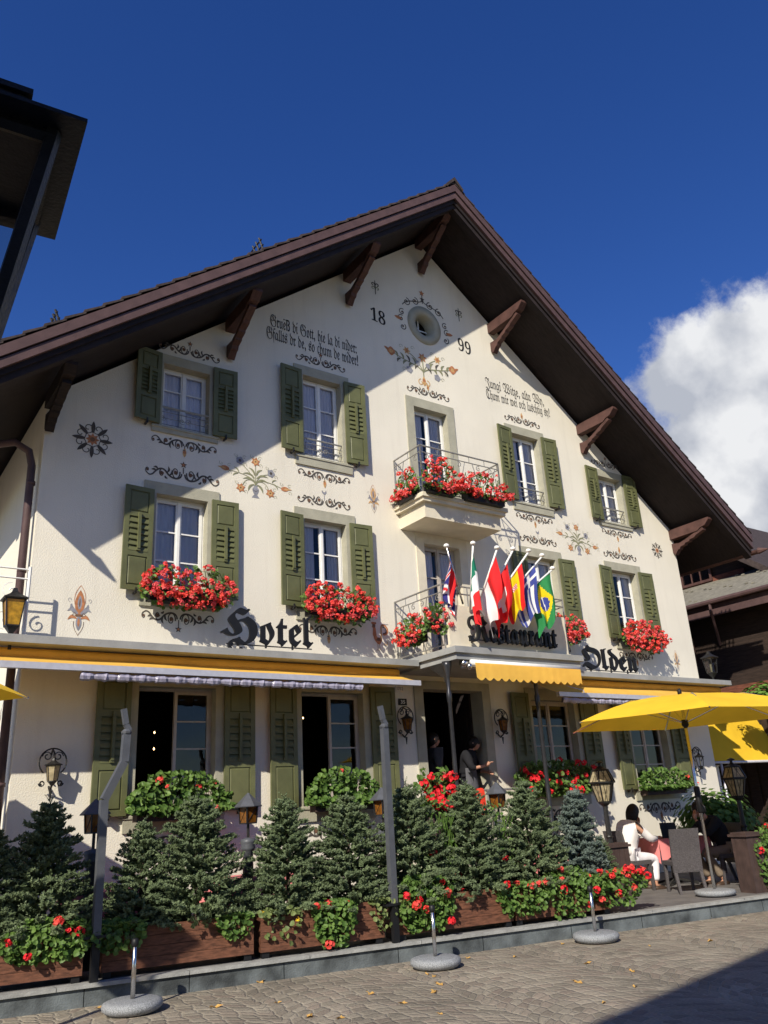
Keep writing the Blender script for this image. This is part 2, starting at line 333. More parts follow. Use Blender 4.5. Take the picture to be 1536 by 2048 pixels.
DOORS=[dict(cx=9.53,hs=.62,z0=4.05,z1=6.55,ho=.43,a=4.05,b=6.35),dict(cx=9.53,hs=.62,z0=7.0,z1=9.46,ho=.425,a=7.0,b=9.26)]
ENTRY=dict(cx=9.5,hs=.87,z0=1.15,z1=3.76,ho=.68,a=1.15,b=3.62)
outer=[(XL,.0),(XR,.0),(XR,7.72),(X0,13.45),(XL,7.72)]
loops=[outer]
for w in WIN+DOORS+[ENTRY]:
    e=.004; x0,x1=w['cx']-w['hs']+.03,w['cx']+w['hs']-.03; z0=w['z0']+(.03 if w['z0'] not in(4.05,7.0,1.15) else 0); z1=w['z1']-.03
    loops.append([(x0,z0),(x0,z1),(x1,z1),(x1,z0)])
OC=(9.57,11.29)
loops.append([(OC[0]+.42*math.cos(-a*math.pi/16),OC[1]+.42*math.sin(-a*math.pi/16)) for a in range(32)])
flat=[q for lp in loops for q in lp]
tri=tessellate_polygon([[Vector((q[0],q[1],0)) for q in lp] for lp in loops])
g=MB(); g.add([(q[0],0,q[1]) for q in flat],[tuple(t) for t in tri]); g.build('facade_wall','stucco',H)
g=MB(); BY=13.5
g.add([(XL,0,0),(XL,BY,0),(XL,BY,7.72),(XL,0,7.72)],[(0,1,2,3)]); g.add([(XR,0,0),(XR,BY,0),(XR,BY,7.72),(XR,0,7.72)],[(3,2,1,0)])
g.add([(XL,BY,0),(XR,BY,0),(XR,BY,7.72),(X0,BY,13.45),(XL,BY,7.72)],[(0,1,2,3,4)]); g.build('side_wall','stucco',H)
g=MB()
for z in (1.15,4.3,7.2): g.box(XL+.02,XR-.02,.22,BY-.02,z-.2,z)
g.box(XL+.02,XR-.02,2.6,2.7,0,10.0); 
for x in (5.7,8.3,10.8,13.4): g.box(x-.05,x+.05,.22,2.6,0,9.3)
g.build('interior_partition','interior',H)
# roof
EV=8.47; RY0,RY1=-1.33,14.6
def rz_(x,top): return top-SL*abs(x-X0)
g=MB()
for s in (-1,1):
    xe=X0+s*EV
    g.add([(X0,RY0,14.02),(xe,RY0,14.02-SL*EV),(xe,RY1,14.02-SL*EV),(X0,RY1,14.02)],[(0,1,2,3)])           # deck
    # tile courses
    n=34
    for i in range(n):
        a=EV*i/n; b=EV*(i+1)/n+.03; za=14.045-SL*a; zb=14.045-SL*b
        xa,xb=X0+s*a,X0+s*min(b,EV+.05)
        g.add([(xa,RY0-.05,za+.0),(xb,RY0-.05,zb+.045),(xb,RY1,zb+.045),(xa,RY1,za),(xb,RY0-.05,zb),(xb,RY1,zb),(xa,RY0-.05,za-.03)],[(0,1,2,3),(1,4,5,2),(0,6,4,1)])
g.lathe([(.12,0),(.12,1)],8,(0,0,0)) if 0 else None
g.prism([(X0-.22,13.93),(X0,14.17),(X0+.22,13.93),(X0+.2,13.87),(X0,14.08),(X0-.2,13.87)],RY0-.08,RY1,'y')
roof=g.build('roof','roof_tile',H)
g=MB(); 
for s in (-1,1):
    xe=X0+s*EV; p=[(X0,13.56),(xe,13.56-SL*EV),(xe,13.99-SL*EV),(X0,13.99)]
    g.prism(p,RY0+.03,RY1-.03,'y')
    # soffit boards: thin battens running with the slope
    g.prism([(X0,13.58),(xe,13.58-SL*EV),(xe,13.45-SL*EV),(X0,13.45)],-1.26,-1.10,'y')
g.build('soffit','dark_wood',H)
for (nm,t,b,y) in (('fascia_board',13.99,13.82,-1.385),('fascia_board',13.795,13.65,-1.36)):
    g=MB()
    for s in (-1,1):
        xe=X0+s*EV; g.prism([(X0,t),(xe,t-SL*EV),(xe,b-SL*EV),(X0,b)],y,RY0+.028,'y')
    g.build(nm,'fascia_wood',H)
# purlins with carved brackets
for dx,zf in ((0,12.62),(-1.93,11.15),(1.93,11.2),(-4.46,9.18),(4.46,9.25),(-7.3,7.15),(7.3,7.15)):
    x=X0+dx; zt=13.5-SL*abs(dx)-(.0 if dx==0 else .07)
    g=MB(); w=.085
    g.prism([(0.0,zt),(0.0,zt-.24),(-.78,zt-.24),(-.86,zt-.19),(-1.0,zt-.16),(-1.12,zt-.05),(-1.12,zt)],x-w,x+w,'x')
    # strut profile in (y,z)
    zs=zt-.245
    A=Vector((-.10,zf+.10)); B=Vector((-.92,zs+.02)); d=(B-A); L=d.length; d/=L; q=Vector((-d.y,d.x))*-1
    def bp(t,o): v=A+d*t*L+q*o; return (v.x,v.y)
    pr=[(-.01,zf+.02),(-.07,zf-.05),(-.17,zf+.06),bp(.10,-.075),bp(.16,-.035),bp(.30,-.055),bp(.33,-.03),bp(.47,-.05),bp(.50,-.025),bp(.66,-.05),bp(.72,-.03),bp(1,-.03),bp(1,.045),bp(.4,.045),bp(.18,.06),(-.01,zf+.24)]
    if q.x>0: pr=[p for p in pr]
    g.prism(pr,x-.062,x+.062,'x')
    g.build('bracket','brown_wood' if dx>0 else 'dark_wood' if dx<=-7 else 'brown_wood',H)  # leftmost bracket takes the darker wood: its shade is put into the colour
# eave gutters and downpipe
g=MB()
for s in (-1,1):
    xe=X0+s*(EV+.07); z=13.60-SL*EV
    n=8; vs=[];fs=[]
    pts=[(xe+.085*math.cos(math.pi+math.pi*i/n),z+.085*math.sin(math.pi+math.pi*i/n)) for i in range(n+1)]
    g.add([(q[0],RY0-.12,q[1]) for q in pts]+[(q[0],RY1,q[1]) for q in pts],[(i,i+1,n+2+i,n+1+i) for i in range(n)])
    g.add([(q[0],RY0-.12,q[1]) for q in pts],[tuple(range(n+1))])
    g.tube([(xe,RY0-.10,z-.02),(xe+s*.02,RY0-.32,z-.03)],[.085,.02],8)
    g.build('gutter','brown_wood',H); g=MB()
g=MB(); gx=X0-EV-.07; gz=13.5-SL*EV
g.tube([(gx,.45,gz),(gx+.12,.42,gz-.12),(XL-.35,.18,6.95),(XL-.16,.12,6.82),(XL-.11,.1,6.6),(XL-.10,.1,.25)],.055,10); 
for z in (6.3,5.0,2.2): g.lathe([(.064,z),(.064,z+.05)],10,(XL-.10,.1,0))
g.build('downpipe','fascia_wood',H,True)
# snow guards
g=MB()
for (x,y) in ((5.2,-1.2),(2.1,-1.1),(1.25,-1.15),(13.9,-1.0),(16.9,-1.0),(17.5,-.9)):
    g=MB(); z=rz_(x,14.06); s=1 if x>X0 else -1
    for k in (0,.12,.24): g.tube([(x,y+k,z),(x+s*.10,y+k,z+.26)],.018,5)
    for q in (.45,.8): g.tube([(x+s*.10*q,y-.05,z+.26*q),(x+s*.10*q,y+1.6,z+.26*q)],.014,5)
    g.build('snow_guard','iron',H)
# ------------------------------------------------------------------ windows
def surround(w,sill=True):
    g=MB(); cx,hs,ho=w['cx'],w['hs'],w['ho']; y0,y1=-.022,.24; b=w['b']; a=w['a']
    g.box(cx-hs,cx-ho,y0,y1,a,b); g.box(cx+ho,cx+hs,y0,y1,a,b); g.box(cx-hs,cx+hs,y0,y1,b,w['z1'])
    if sill: g.box(cx-hs,cx+hs,y0-.012,y1,w['z0'],a); g.prism([(-.034,a-.05),(-.05,a-.045),(-.05,a-.012),(-.034,a+.002)],cx-hs-.01,cx+hs+.01,'x')
    return g
def shutter(x0,x1,z0,z1,y=-.03,open_=0,hinge=None):
    """louvred shutter leaf, outer face towards -Y"""
    g=MB(); t=.035; sw=.075; h=z1-z0
    if open_: g.T=Matrix.Translation((hinge,y,0))@Matrix.Rotation(open_,4,'Z')@Matrix.Translation((-hinge,-y,0))
    yb,yf=y,y-t
    zr=[z0,z0+.32*h,z0+.37*h,z0+.70*h,z0+.745*h,z1]
    g.box(x0,x0+sw,yf,yb,z0,z1); g.box(x1-sw,x1,yf,yb,z0,z1)
    xi0,xi1=x0+sw,x1-sw
    g.box(xi0,xi1,yf,yb,z0,z0+.07); g.box(xi0,xi1,yf,yb,zr[1],zr[2]); g.box(xi0,xi1,yf,yb,zr[3],zr[4]); g.box(xi0,xi1,yf,yb,z1-.07,z1)
    for a,b in ((z0+.07,zr[1]),(zr[4],z1-.07)):
        g.box(xi0,xi1,yf+.016,yb-.006,a,b)
        m=.028; v=[(xi0+.012,yf+.015,a+.012),(xi1-.012,yf+.015,a+.012),(xi1-.012,yf+.015,b-.012),(xi0+.012,yf+.015,b-.012),(xi0+m,yf+.003,a+m),(xi1-m,yf+.003,a+m),(xi1-m,yf+.003,b-m),(xi0+m,yf+.003,b-m)]
        g.add(v,[(4,5,6,7),(0,1,5,4),(1,2,6,5),(2,3,7,6),(3,0,4,7)])
    n=6; dz=(zr[3]-zr[2])/n
    g.box(xi0,xi1,yb-.008,yb-.003,zr[2],zr[3])
    for i in range(n):
        a=zr[2]+dz*i
        g.add([(xi0,yf-.004,a+.006),(xi1,yf-.004,a+.006),(xi1,yb-.01,a+dz-.004),(xi0,yb-.01,a+dz-.004),(xi0,yf-.004,a-.008),(xi1,yf-.004,a-.008)],[(0,1,2,3),(4,5,1,0)])
    xm=(x0+x1)/2; g.box(xm-.021,xm+.021,yf-.04,yf-.005,zr[2]+.03,zr[4]-.01); g.box(xm-.03,xm+.03,yf-.028,yf,zr[2]+.0,zr[2]+.04)
    g.T=None
    g.box(xm-.015,xm+.015,y-.075,y+.03,z0-.05,z0-.02,1); g.box(xm-.012,xm+.012,y-.085,y-.06,z0-.03,z0+.03,1)
    return g
def casement(cx,ho,a,b,rows=3,leaf=(0,1),y=.15):
    g=MB(); fw=.045
    g.box(cx-ho,cx-ho+.03,y,y+.07,a,b); g.box(cx+ho-.03,cx+ho,y,y+.07,a,b); g.box(cx-ho+.03,cx+ho-.03,y,y+.07,b-.04,b); g.box(cx-ho+.03,cx+ho-.03,y,y+.07,a,a+.045)
    P=MB()
    for l in leaf:
        x0,x1=(cx-ho+.03,cx-.001) if l==0 else (cx+.001,cx+ho-.03); z0,z1=a+.045,b-.04; yy=y-.012
        g.box(x0,x0+fw,yy,yy+.05,z0,z1); g.box(x1-fw,x1,yy,yy+.05,z0,z1); g.box(x0+fw,x1-fw,yy,yy+.05,z0,z0+.055); g.box(x0+fw,x1-fw,yy,yy+.05,z1-fw,z1)
        for i in range(1,rows):
            z=z0+.055+(z1-fw-z0-.055)*i/rows; g.box(x0+fw,x1-fw,yy+.006,yy+.034,z-.011,z+.011)
        P.add([(x0+fw,yy+.02,z0+.055),(x1-fw,yy+.02,z0+.055),(x1-fw,yy+.02,z1-fw),(x0+fw,yy+.02,z1-fw)],[(0,1,2,3)])
    if len(leaf)==2: g.box(cx-.022,cx+.022,y-.028,y-.013,a+.05,b-.045)
    return g,P
rr=random.Random(7)
def curtain(cx,ho,a,b,y,fold=26,gap=None,side=None):
    g=MB(); n=48; segs=[(cx-ho,cx+ho)] if gap is None else [(cx-ho,cx-gap),(cx+gap,cx+ho)]
    for (xa,xb) in segs:
        vs=[]; m=n if gap is None else 24
        for i in range(m+1):
            x=xa+(xb-xa)*i/m; yy=y+.010*math.sin(i*1.25+.4*math.sin(i*.7))
            vs+=[(x,yy,a),(x,yy+.01,b)]
        g.add(vs,[(2*i,2*i+2,2*i+3,2*i+1) for i in range(m)])
    return g
for k,w in enumerate(WIN):
    ground=w['fl']==0; cx=w['cx']
    leaf=(1,) if k in (8,9) else (0,1)
    if k in(8,9): g,P=casement(cx+.0,w['ho'],w['a'],w['b'],4,(1,))
    else: g,P=casement(cx,w['ho'],w['a'],w['b'],4 if ground else 3,(0,1))
    win=g.build('window','shaded_white_paint' if ground else 'white_paint',H)
    surround(w).build('window_surround','stone_trim',win)
    P.build('pane','pane',win)
    z0,z1,sw,sd=w['sh']
    sd={0:.70}.get(w['fl'],w['ho']+.055)
    for s in (-1,1):
        if s<0: xa,xb=cx-sd-sw,cx-sd
        else: xa,xb=cx+sd,cx+sd+sw
        an=rr.uniform(.05,.11)*(-s)*-1
        shutter(xa,xb,z0,z1,-.045,open_=(R_(rr.uniform(4,8.5)) if s<0 else -R_(rr.uniform(1.5,5))),hinge=xb if s<0 else xa).build('shutter',['shutter_green','iron'],win)
    if not ground:
        curtain(cx,w['ho']-.034,w['a']+.05,w['b']-.045,.195,gap=(None,.13,.10,.16,None,.03,.05,.09)[k]).build('curtain','curtain',win)
    if w['fl']==2:
        g=MB(); za=w['a']; x0,x1=cx-w['ho'],cx+w['ho']; y=.02
        g.tube([(x0,y,za+.36),(x1,y,za+.36)],.016,6)
        for z in (.05,.16,.27): g.tube([(x0,y,za+z),(x1,y,za+z)],.007,5)
        for c,s in ((cx,1),(cx,-1),(x1-.08,1),(x0+.08,-1)):
            g.tube([(q[0],y-.004,q[1]) for q in spiral2((c+s*.05,za+.16),.055,.012,0,s*8,14)],.006,4)
        g.build('window_guard','rail_metal',win)
for k,w in enumerate(DOORS):
    g,P=casement(w['cx'],w['ho'],w['a'],w['b'],4,(0,1)); d=g.build('balcony_door','white_paint' if k else 'shaded_white_paint',H)
    surround(w,False).build('door_surround','stone_trim' if k else 'balcony_stone',d); P.build('pane','pane',d)
    curtain(w['cx'],w['ho']-.034,w['a']+.05,w['b']-.045,.2,gap=.1).build('curtain','curtain',d)
w=ENTRY; g=MB(); cx=w['cx']; g.box(cx-w['hs'],cx-w['ho'],-.03,.3,w['a'],w['b']); g.box(cx+w['ho'],cx+w['hs'],-.03,.3,w['a'],w['b']); g.box(cx-w['hs'],cx+w['hs'],-.03,.3,w['b'],w['z1'])
e=g.build('entrance_door','stone_trim',H)
g=MB(); g.box(cx-w['ho']+.001,cx-w['ho']+.05,.30,1.2,w['a'],w['b']); g.build('door_leaf','dark_wood',e)
g=MB(); g.box(cx+w['ho']-.05,cx+w['ho']-.001,.30,1.2,w['a'],w['b'])
for z in (1.3,2.4): g.box(cx+w['ho']-.065,cx+w['ho']-.045,.4,1.1,z,z+.9)
g.build('door_leaf','dark_wood',e)
# oculus
g=MB(); n=40
def ring(r,y): return [(OC[0]+r*.95*math.cos(2*math.pi*i/n),y,OC[1]+r*math.sin(2*math.pi*i/n)) for i in range(n)]
vs=ring(.46,-.02)+ring(.26,-.02)+ring(.235,.24)+ring(.46,.02); fs=[]
for i in range(n):
    j=(i+1)%n; fs+=[(i,j,n+j,n+i),(n+i,n+j,2*n+j,2*n+i),(3*n+i,3*n+j,j,i)]
g.add(vs,fs); oc=g.build('round_window','stone_trim',H,True)
g=MB(); g.add(ring(.24,.235),[tuple(range(n))]); g.build('pane','pane',oc); 
g=MB(); g.box(OC[0]-.012,OC[0]+.012,.2,.225,OC[1]-.235,OC[1]+.235); g.box(OC[0]-.23,OC[0]+.23,.2,.22,OC[1]-.012,OC[1]+.012); g.build('glazing_bar','white_paint',oc)
# cornice above the awnings
g=MB()
for (a,b) in ((-1.6,8.299),(11.251,17.15)): g.box(a,b,-.65,-.001,3.885,3.985)
g.build('cornice','grey_plaster',H)
# balconies
g=MB(); x0,x1=8.46,10.52
def slab(mb,x0,x1,d,zb,zt,y1=-.001): mb.box(x0,x1,-d,y1,zb,zt)
slab(g,x0,x1,.90,6.90,6.98); slab(g,x0+.04,x1-.04,.86,6.83,6.90); slab(g,x0+.12,x1-.12,.78,6.55,6.83)
b1=g.build('balcony','balcony_stone',H)
def railing(x0,x1,d,z0,zt,left=True,front=True,y1=0,seed=1):
    g=MB(); r=.013
    C4=[(x0,-d),(x1,-d)]
    segs=[]
    if left: segs.append(((x0,y1),(x0,-d)))
    if front: segs.append(((x0,-d),(x1,-d))); segs.append(((x1,-d),(x1,y1)))
    for (a,b) in segs:
        A=Vector((a[0],a[1],0)); B=Vector((b[0],b[1],0)); Ln=(B-A).length; D=(B-A)/Ln
        for z,rr2 in ((zt,.016),(zt-.13,.010),(z0+.07,.010)): g.tube([A+Vector((0,0,z)),B+Vector((0,0,z))],rr2,6)
        g.tube([A+Vector((0,0,z0)),A+Vector((0,0,zt))],.018,6); g.tube([B+Vector((0,0,z0)),B+Vector((0,0,zt))],.018,6)
        n=max(2,round(Ln/.36)); m=zt-.13-z0-.07
        for i in range(n):
            c=(i+.5)/n*Ln; s=1 if i%2 else -1
            def P(q): return A+D*q[0]+Vector((0,0,q[1]))
            g.tube([P(q) for q in spiral2((c+s*.05,zt-.21),.06,.012,math.pi*.5-s*.5,math.pi*.5+s*7,14)],.0075,4)
            g.tube([P(q) for q in spiral2((c-s*.05,z0+.16),.07,.012,-math.pi*.5-s*.5,-math.pi*.5+s*7,14)],.0075,4)
            g.tube([P((c+s*.10,z0+.08)),P((c+s*.03,z0+.08+m*.4)),P((c-s*.08,zt-.2)),P((c-s*.1,zt-.13))],.0075,4)
            g.tube([P((c-.17,zt-.13)),P((c-.17,zt))],.006,4)
    return g
railing(x0+.07,x1-.07,.83,6.98,7.93).build('railing','rail_metal',b1)
g=MB(); x0,x1=8.3,11.25; slab(g,x0,x1,1.62,3.95,4.05); slab(g,x0+.05,x1-.05,1.57,3.85,3.95); b2=g.build('balcony','grey_plaster',H)
railing(x0+.04,x1-.04,1.34,4.05,5.13,True,False).build('railing','rail_metal',b2)
g=MB(); 
for (a,b) in (((x0+.04,-1.34),(x1-.04,-1.34)),((x1-.04,-1.34),(x1-.04,0))):
    for z in (5.13,5.0): g.tube([(a[0],a[1],z),(b[0],b[1],z)],.013,6)
for x in (8.9,9.6,10.4,11.2): g.tube([(x,-1.34,4.05),(x,-1.34,5.13)],.013,6)
g.build('railing','rail_metal',b2)
# columns carrying the lower balcony
for (x,y) in ((8.36,-1.3),(10.3,-1.3)):
    g=MB(); g.lathe([(.05,.2),(.05,1.2),(.038,1.25),(.033,3.2),(.042,3.22),(.046,3.35),(.03,3.4),(.036,3.6),(.075,3.78),(.08,3.85)],12,(x,y,0)); g.build('column','column_iron',H,True)
g=MB(); g.prism([(-1.3,3.84),(-1.3,3.45),(-1.22,3.6),(-.9,3.8),(-.9,3.84)],8.335,8.385,'x'); g.build('column_bracket','iron',H)
# ------------------------------------------------------------------ painted decoration
PM=['paint_dark','paint_rust','paint_ochre','paint_green','paint_blue','paint_brown','paint_black']
class Art(MB):
    def __init__(s,y=-.004): MB.__init__(s); s.y=y; s.k=0
    def yy(s): s.k+=1; return s.y-.00004*s.k
    def stroke(s,pts,w,mi=0,y=None):
        y=s.yy(); n=len(pts); ws=w if hasattr(w,'__len__') else None; vs=[]
        for i,p in enumerate(pts):
            a=pts[max(i-1,0)]; b=pts[min(i+1,n-1)]; t=Vector((b[0]-a[0],b[1]-a[1])); t=t.normalized() if t.length>1e-9 else Vector((1,0)); q=Vector((-t.y,t.x))
            u=i/(n-1); ww=(ws[0]+(ws[1]-ws[0])*u) if ws else w
            vs+=[(p[0]+q.x*ww/2,y,p[1]+q.y*ww/2),(p[0]-q.x*ww/2,y,p[1]-q.y*ww/2)]
        s.add(vs,[(2*i,2*i+1,2*i+3,2*i+2) for i in range(n-1)],mi)
    def fill(s,pts,mi=0):
        y=s.yy(); tri=tessellate_polygon([[Vector((p[0],p[1],0)) for p in pts]]); s.add([(p[0],y,p[1]) for p in pts],[tuple(t) for t in tri],mi)
    def disc(s,c,r,mi=0,n=10,k=0,amp=0): s.fill([(c[0]+r*(1+amp*math.cos(k*2*math.pi*i/n))*math.cos(2*math.pi*i/n),c[1]+r*(1+amp*math.cos(k*2*math.pi*i/n))*math.sin(2*math.pi*i/n)) for i in range(n)],mi)
    def star(s,c,r,mi,n=6,r2=.5,a0=0): s.fill([(c[0]+(r if i%2==0 else r*r2)*math.cos(a0+math.pi*i/n),c[1]+(r if i%2==0 else r*r2)*math.sin(a0+math.pi*i/n)) for i in range(2*n)],mi)
    def leaf(s,a,b,w,mi,bend=.15):
        a=Vector(a); b=Vector(b); d=b-a; q=Vector((-d.y,d.x)); up=[];dn=[]
        for i in range(9):
            u=i/8; c=a+d*u+q*bend*math.sin(math.pi*u); ww=w*math.sin(math.pi*min(1,u*.9+.1))**.8*(1 if i<8 else 0); n_=q.normalized()
            up.append(c+n_*ww/2); dn.append(c-n_*ww/2)
        s.fill([(p.x,p.y) for p in up]+[(p.x,p.y) for p in reversed(dn)],mi)
def bez(a,b,c,d,n=12):
    r=[]
    for i in range(n+1):
        t=i/n; u=1-t; r.append((u**3*a[0]+3*u*u*t*b[0]+3*u*t*t*c[0]+t**3*d[0],u**3*a[1]+3*u*u*t*b[1]+3*u*t*t*c[1]+t**3*d[1]))
    return r
def scroll(A,cx,z,wd,up=1,fin='star'):
    """acanthus scroll, wd wide, growing up (or hanging) from z"""
    W2=wd/2; k=wd/1.12*.9
    def T(q,s): return (cx+s*q[0]*W2,z+up*q[1]*k)
    for s in (-1,1):
        def st(p,w,mi=0): A.stroke([T(q,s) for q in p],[w[0]*k,w[1]*k] if hasattr(w,'__len__') else w*k,mi)
        st(spiral2((.20,.115),.115,.03,math.pi*.93,math.pi*.93+s*0+math.pi*2.6,20),(.022,.012))
        st(bez((.04,.11),(.05,-.02),(.30,-.01),(.42,.08)),(.024,.03))
        st(bez((.42,.08),(.5,.16),(.62,.17),(.74,.07)),(.03,.026))
        st(spiral2((.56,.07),.07,.02,math.pi*.55,-math.pi*1.5,16),(.018,.012))
        st(bez((.74,.07),(.82,-.01),(.90,.0),(.955,.05)),(.026,.016))
        st(spiral2((.925,.085),.055,.015,-math.pi*.45,math.pi*1.4,12),(.016,.012))
        for a,b in (((.36,.05),(.30,.15)),((.42,.09),(.40,.20)),((.66,.13),(.78,.15)),((.70,.09),(.83,.10)),((.48,.03),(.40,-.01))): A.leaf(T(a,s),T(b,s),.034*k,0,.2*s)
        for c in ((.20,.115),(.56,.07)): A.disc(T(c,s),.034*k,5,9,3,.18)
        A.disc(T((.925,.085),s),.02*k,5)
    if fin=='star': A.stroke([T((0,.12),1),T((0,.22),1)],.016*k,0); A.star(T((0,.27),1),.062*k,5 if up>0 else 0,5,.42,math.pi/2); A.disc(T((0,.27),1),.02*k,1)
    elif fin=='drop': A.stroke([T((0,.1),1),T((0,.19),1)],.014*k,0); A.leaf(T((0,.16),1),T((0,.33),1),.07*k,2,0); A.leaf(T((-.05,.19),1),T((.02,.23),1),.03*k,0,.2); A.disc(T((0,.23),1),.03*k,1)
    elif fin=='bird':
        A.stroke([T((0,.12),1),T((0,.24),1)],.012*k,4); A.fill([T(q,1) for q in ((-.09,.30),(-.05,.26),(.04,.25),(.09,.30),(.075,.35),(.035,.30),(-.03,.30),(-.08,.34))],4)
def bouquet(A,cx,z,k=1):
    T=lambda x,y:(cx+x*k,z+y*k)
    # vase
    A.fill([T(*q) for q in ((-.09,-.36),(.09,-.36),(.06,-.32),(.03,-.29),(.05,-.26),(.075,-.2),(.07,-.15),(.035,-.12),(.05,-.08),(-.05,-.08),(-.035,-.12),(-.07,-.15),(-.075,-.2),(-.05,-.26),(-.03,-.29),(-.06,-.32))],4)
    A.stroke([T(-.07,-.18),T(0,-.22),T(.07,-.18)],.012*k,0)
    stems=[((-.62,.16),(-.1,.14)),((.62,-.04),(.1,.12)),((-.34,.36),(-.1,.2)),((.32,.22),(.1,.2)),((0,.40),(0,.1)),((-.30,-.12),(-.2,.12)),((.30,-.12),(.2,.10))]
    for (e,c) in stems: A.stroke([T(*q) for q in bez((0,-.1),(0,.02),c,e)],[.018*k,.012*k],3)
    for s in (-1,1):
        for a,b,w in (((.02,.08),(.30,.14),.045),((.02,.0),(.30,.02),.045),((.03,-.06),(.17,-.24),.05),((.02,.14),(.16,.30),.045),((.38,.05 if s>0 else .15),(.50,.12 if s>0 else .25),.03),((.4,.03 if s>0 else .12),(.52,-.10 if s>0 else .05),.03)): A.leaf(T(s*a[0],a[1]),T(s*b[0],b[1]),w*k,3,.18*s)
    for c,m,ty in (((-.70,.18),1,'bud'),((.70,-.05),1,'bud'),((-.36,.42),4,'rose'),((.36,.26),4,'rose'),((0,.46),1,'star'),((-.34,-.19),1,'star'),((.34,-.20),1,'star')):
        p=T(*c)
        if ty=='rose': A.disc(p,.085*k,m,20,5,.12); A.disc(p,.035*k,0,8)
        elif ty=='star': A.star(p,.11*k,m,6,.62,.3); A.disc(p,.05*k,2); A.disc(p,.02*k,5)
        else: sgn=1 if c[0]>0 else -1; A.leaf((p[0]-sgn*.10*k,p[1]),(p[0]+sgn*.10*k,p[1]+.02*k),.11*k,m,0); A.leaf((p[0]-sgn*.03*k,p[1]),(p[0]+sgn*.16*k,p[1]+.02*k),.04*k,2,0)
        for a in (.7,2.2,-.6): A.stroke(spiral2((p[0]+.13*k*math.cos(a),p[1]+.13*k*math.sin(a)),.05*k,.01*k,a,a+6,12),.006*k,3)
def rosette(A,cx,z,r):
    for i in range(8):
        a=i*math.pi/4; d=(math.cos(a),math.sin(a)); A.leaf((cx+d[0]*r*.35,z+d[1]*r*.35),(cx+d[0]*r*.98,z+d[1]*r*.98),r*.20,0,0)
        b=a+math.pi/8; c=(cx+math.cos(b)*r*.62,z+math.sin(b)*r*.62); A.stroke(spiral2(c,r*.30,r*.06,b+2,b+9.5,18),r*.045,0)
    A.star((cx,z),r*.34,1,8,.6); A.disc((cx,z),r*.12,5)
def lily(A,cx,z,k,m1=1,m2=4):
    T=lambda x,y:(cx+x*k,z+y*k)
    A.leaf(T(0,-.02),T(0,.52),.20*k,m1,0); A.leaf(T(0,.1),T(0,.40),.09*k,m2,0); A.leaf(T(0,.15),T(0,.34),.03*k,5,0)
    A.stroke([T(*q) for q in bez((0,.62),(-.14,.45),(-.12,.3),(-.1,.2))],.010*k,1); A.stroke([T(*q) for q in bez((0,.62),(.14,.45),(.12,.3),(.1,.2))],.010*k,1)
    for s in (-1,1):
        A.leaf(T(s*.03,-.0),T(s*.19,.20),.09*k,m2,-.1*s); A.leaf(T(s*.17,.21),T(s*.25,.05),.06*k,m2,-.25*s); A.leaf(T(s*.04,-.1),T(s*.23,-.14),.07*k,m1,.3*s)
        A.stroke([T(*q) for q in spiral2((s*.11,-.02),.05,.01,1.6,1.6+s*7,12)],.010*k,5); A.stroke([T(*q) for q in spiral2((s*.2,.3),.05,.01,-1.6,-1.6+s*6,12)],.008*k,4)
    A.fill([T(*q) for q in ((-.07,-.06),(.07,-.06),(.07,-.01),(-.07,-.01))],5)
    A.leaf(T(0,-.06),T(0,-.36),.12*k,m2,0); A.leaf(T(0,-.1),T(0,-.28),.05*k,m1,0); A.stroke([T(*q) for q in bez((-.1,-.16),(-.12,-.3),(-.04,-.38),(0,-.46))],.009*k,5); A.stroke([T(*q) for q in bez((.1,-.16),(.12,-.3),(.04,-.38),(0,-.46))],.009*k,5)
def rooster(A,cx,z,k):
    T=lambda x,y:(cx+x*k,z+y*k)
    A.fill([T(*q) for q in ((-.14,.40),(-.20,.36),(-.15,.33),(-.17,.15),(-.12,.0),(-.02,-.12),(.06,-.12),(.14,.0),(.12,.10),(.02,.05),(-.04,.10),(-.06,.30),(-.08,.40))],1)
    A.disc(T(-.12,.40),.055*k,5); 
    for x in (-.17,-.12,-.07): A.disc(T(x,.47),.035*k,1)
    A.stroke([T(*q) for q in bez((.10,.02),(.15,.25),(.06,.45),(.22,.44))],.05*k,2); A.stroke([T(*q) for q in spiral2((.20,.27),.17,.10,math.pi*.6,-math.pi*.6,14)],.05*k,1); A.stroke([T(*q) for q in spiral2((.20,.27),.11,.07,math.pi*.6,-math.pi*.6,14)],.03*k,0)
    A.leaf(T(-.06,.0),T(.10,-.02),.10*k,5,.2); A.stroke([T(*q) for q in spiral2((.25,-.08),.07,.02,1,-4,10)],.025*k,2)
    for x in (-.02,.04): A.stroke([T(x,-.12),T(x+.01,-.27)],.016*k,5); A.stroke([T(x-.05,-.30),T(x+.01,-.26),T(x+.05,-.30)],.012*k,5)
def art(name,fn,*a,**k):
    A=Art(); fn(A,*a,**k); return A.build(name,PM,H)
for (cx,z,w,fin) in ((4.4,9.02,1.10,'star'),(6.97,9.56,1.1,'star'),(9.53,9.58,1.12,'drop'),(12.17,9.56,1.1,'drop'),(14.82,9.04,1.05,'star'),(4.35,6.74,1.25,'star'),(6.95,6.74,1.1,'bird'),(12.2,6.76,1.1,'bird'),(14.8,6.75,1.15,'drop')):
    art('painted_scroll',scroll,cx,z,w,1,fin)
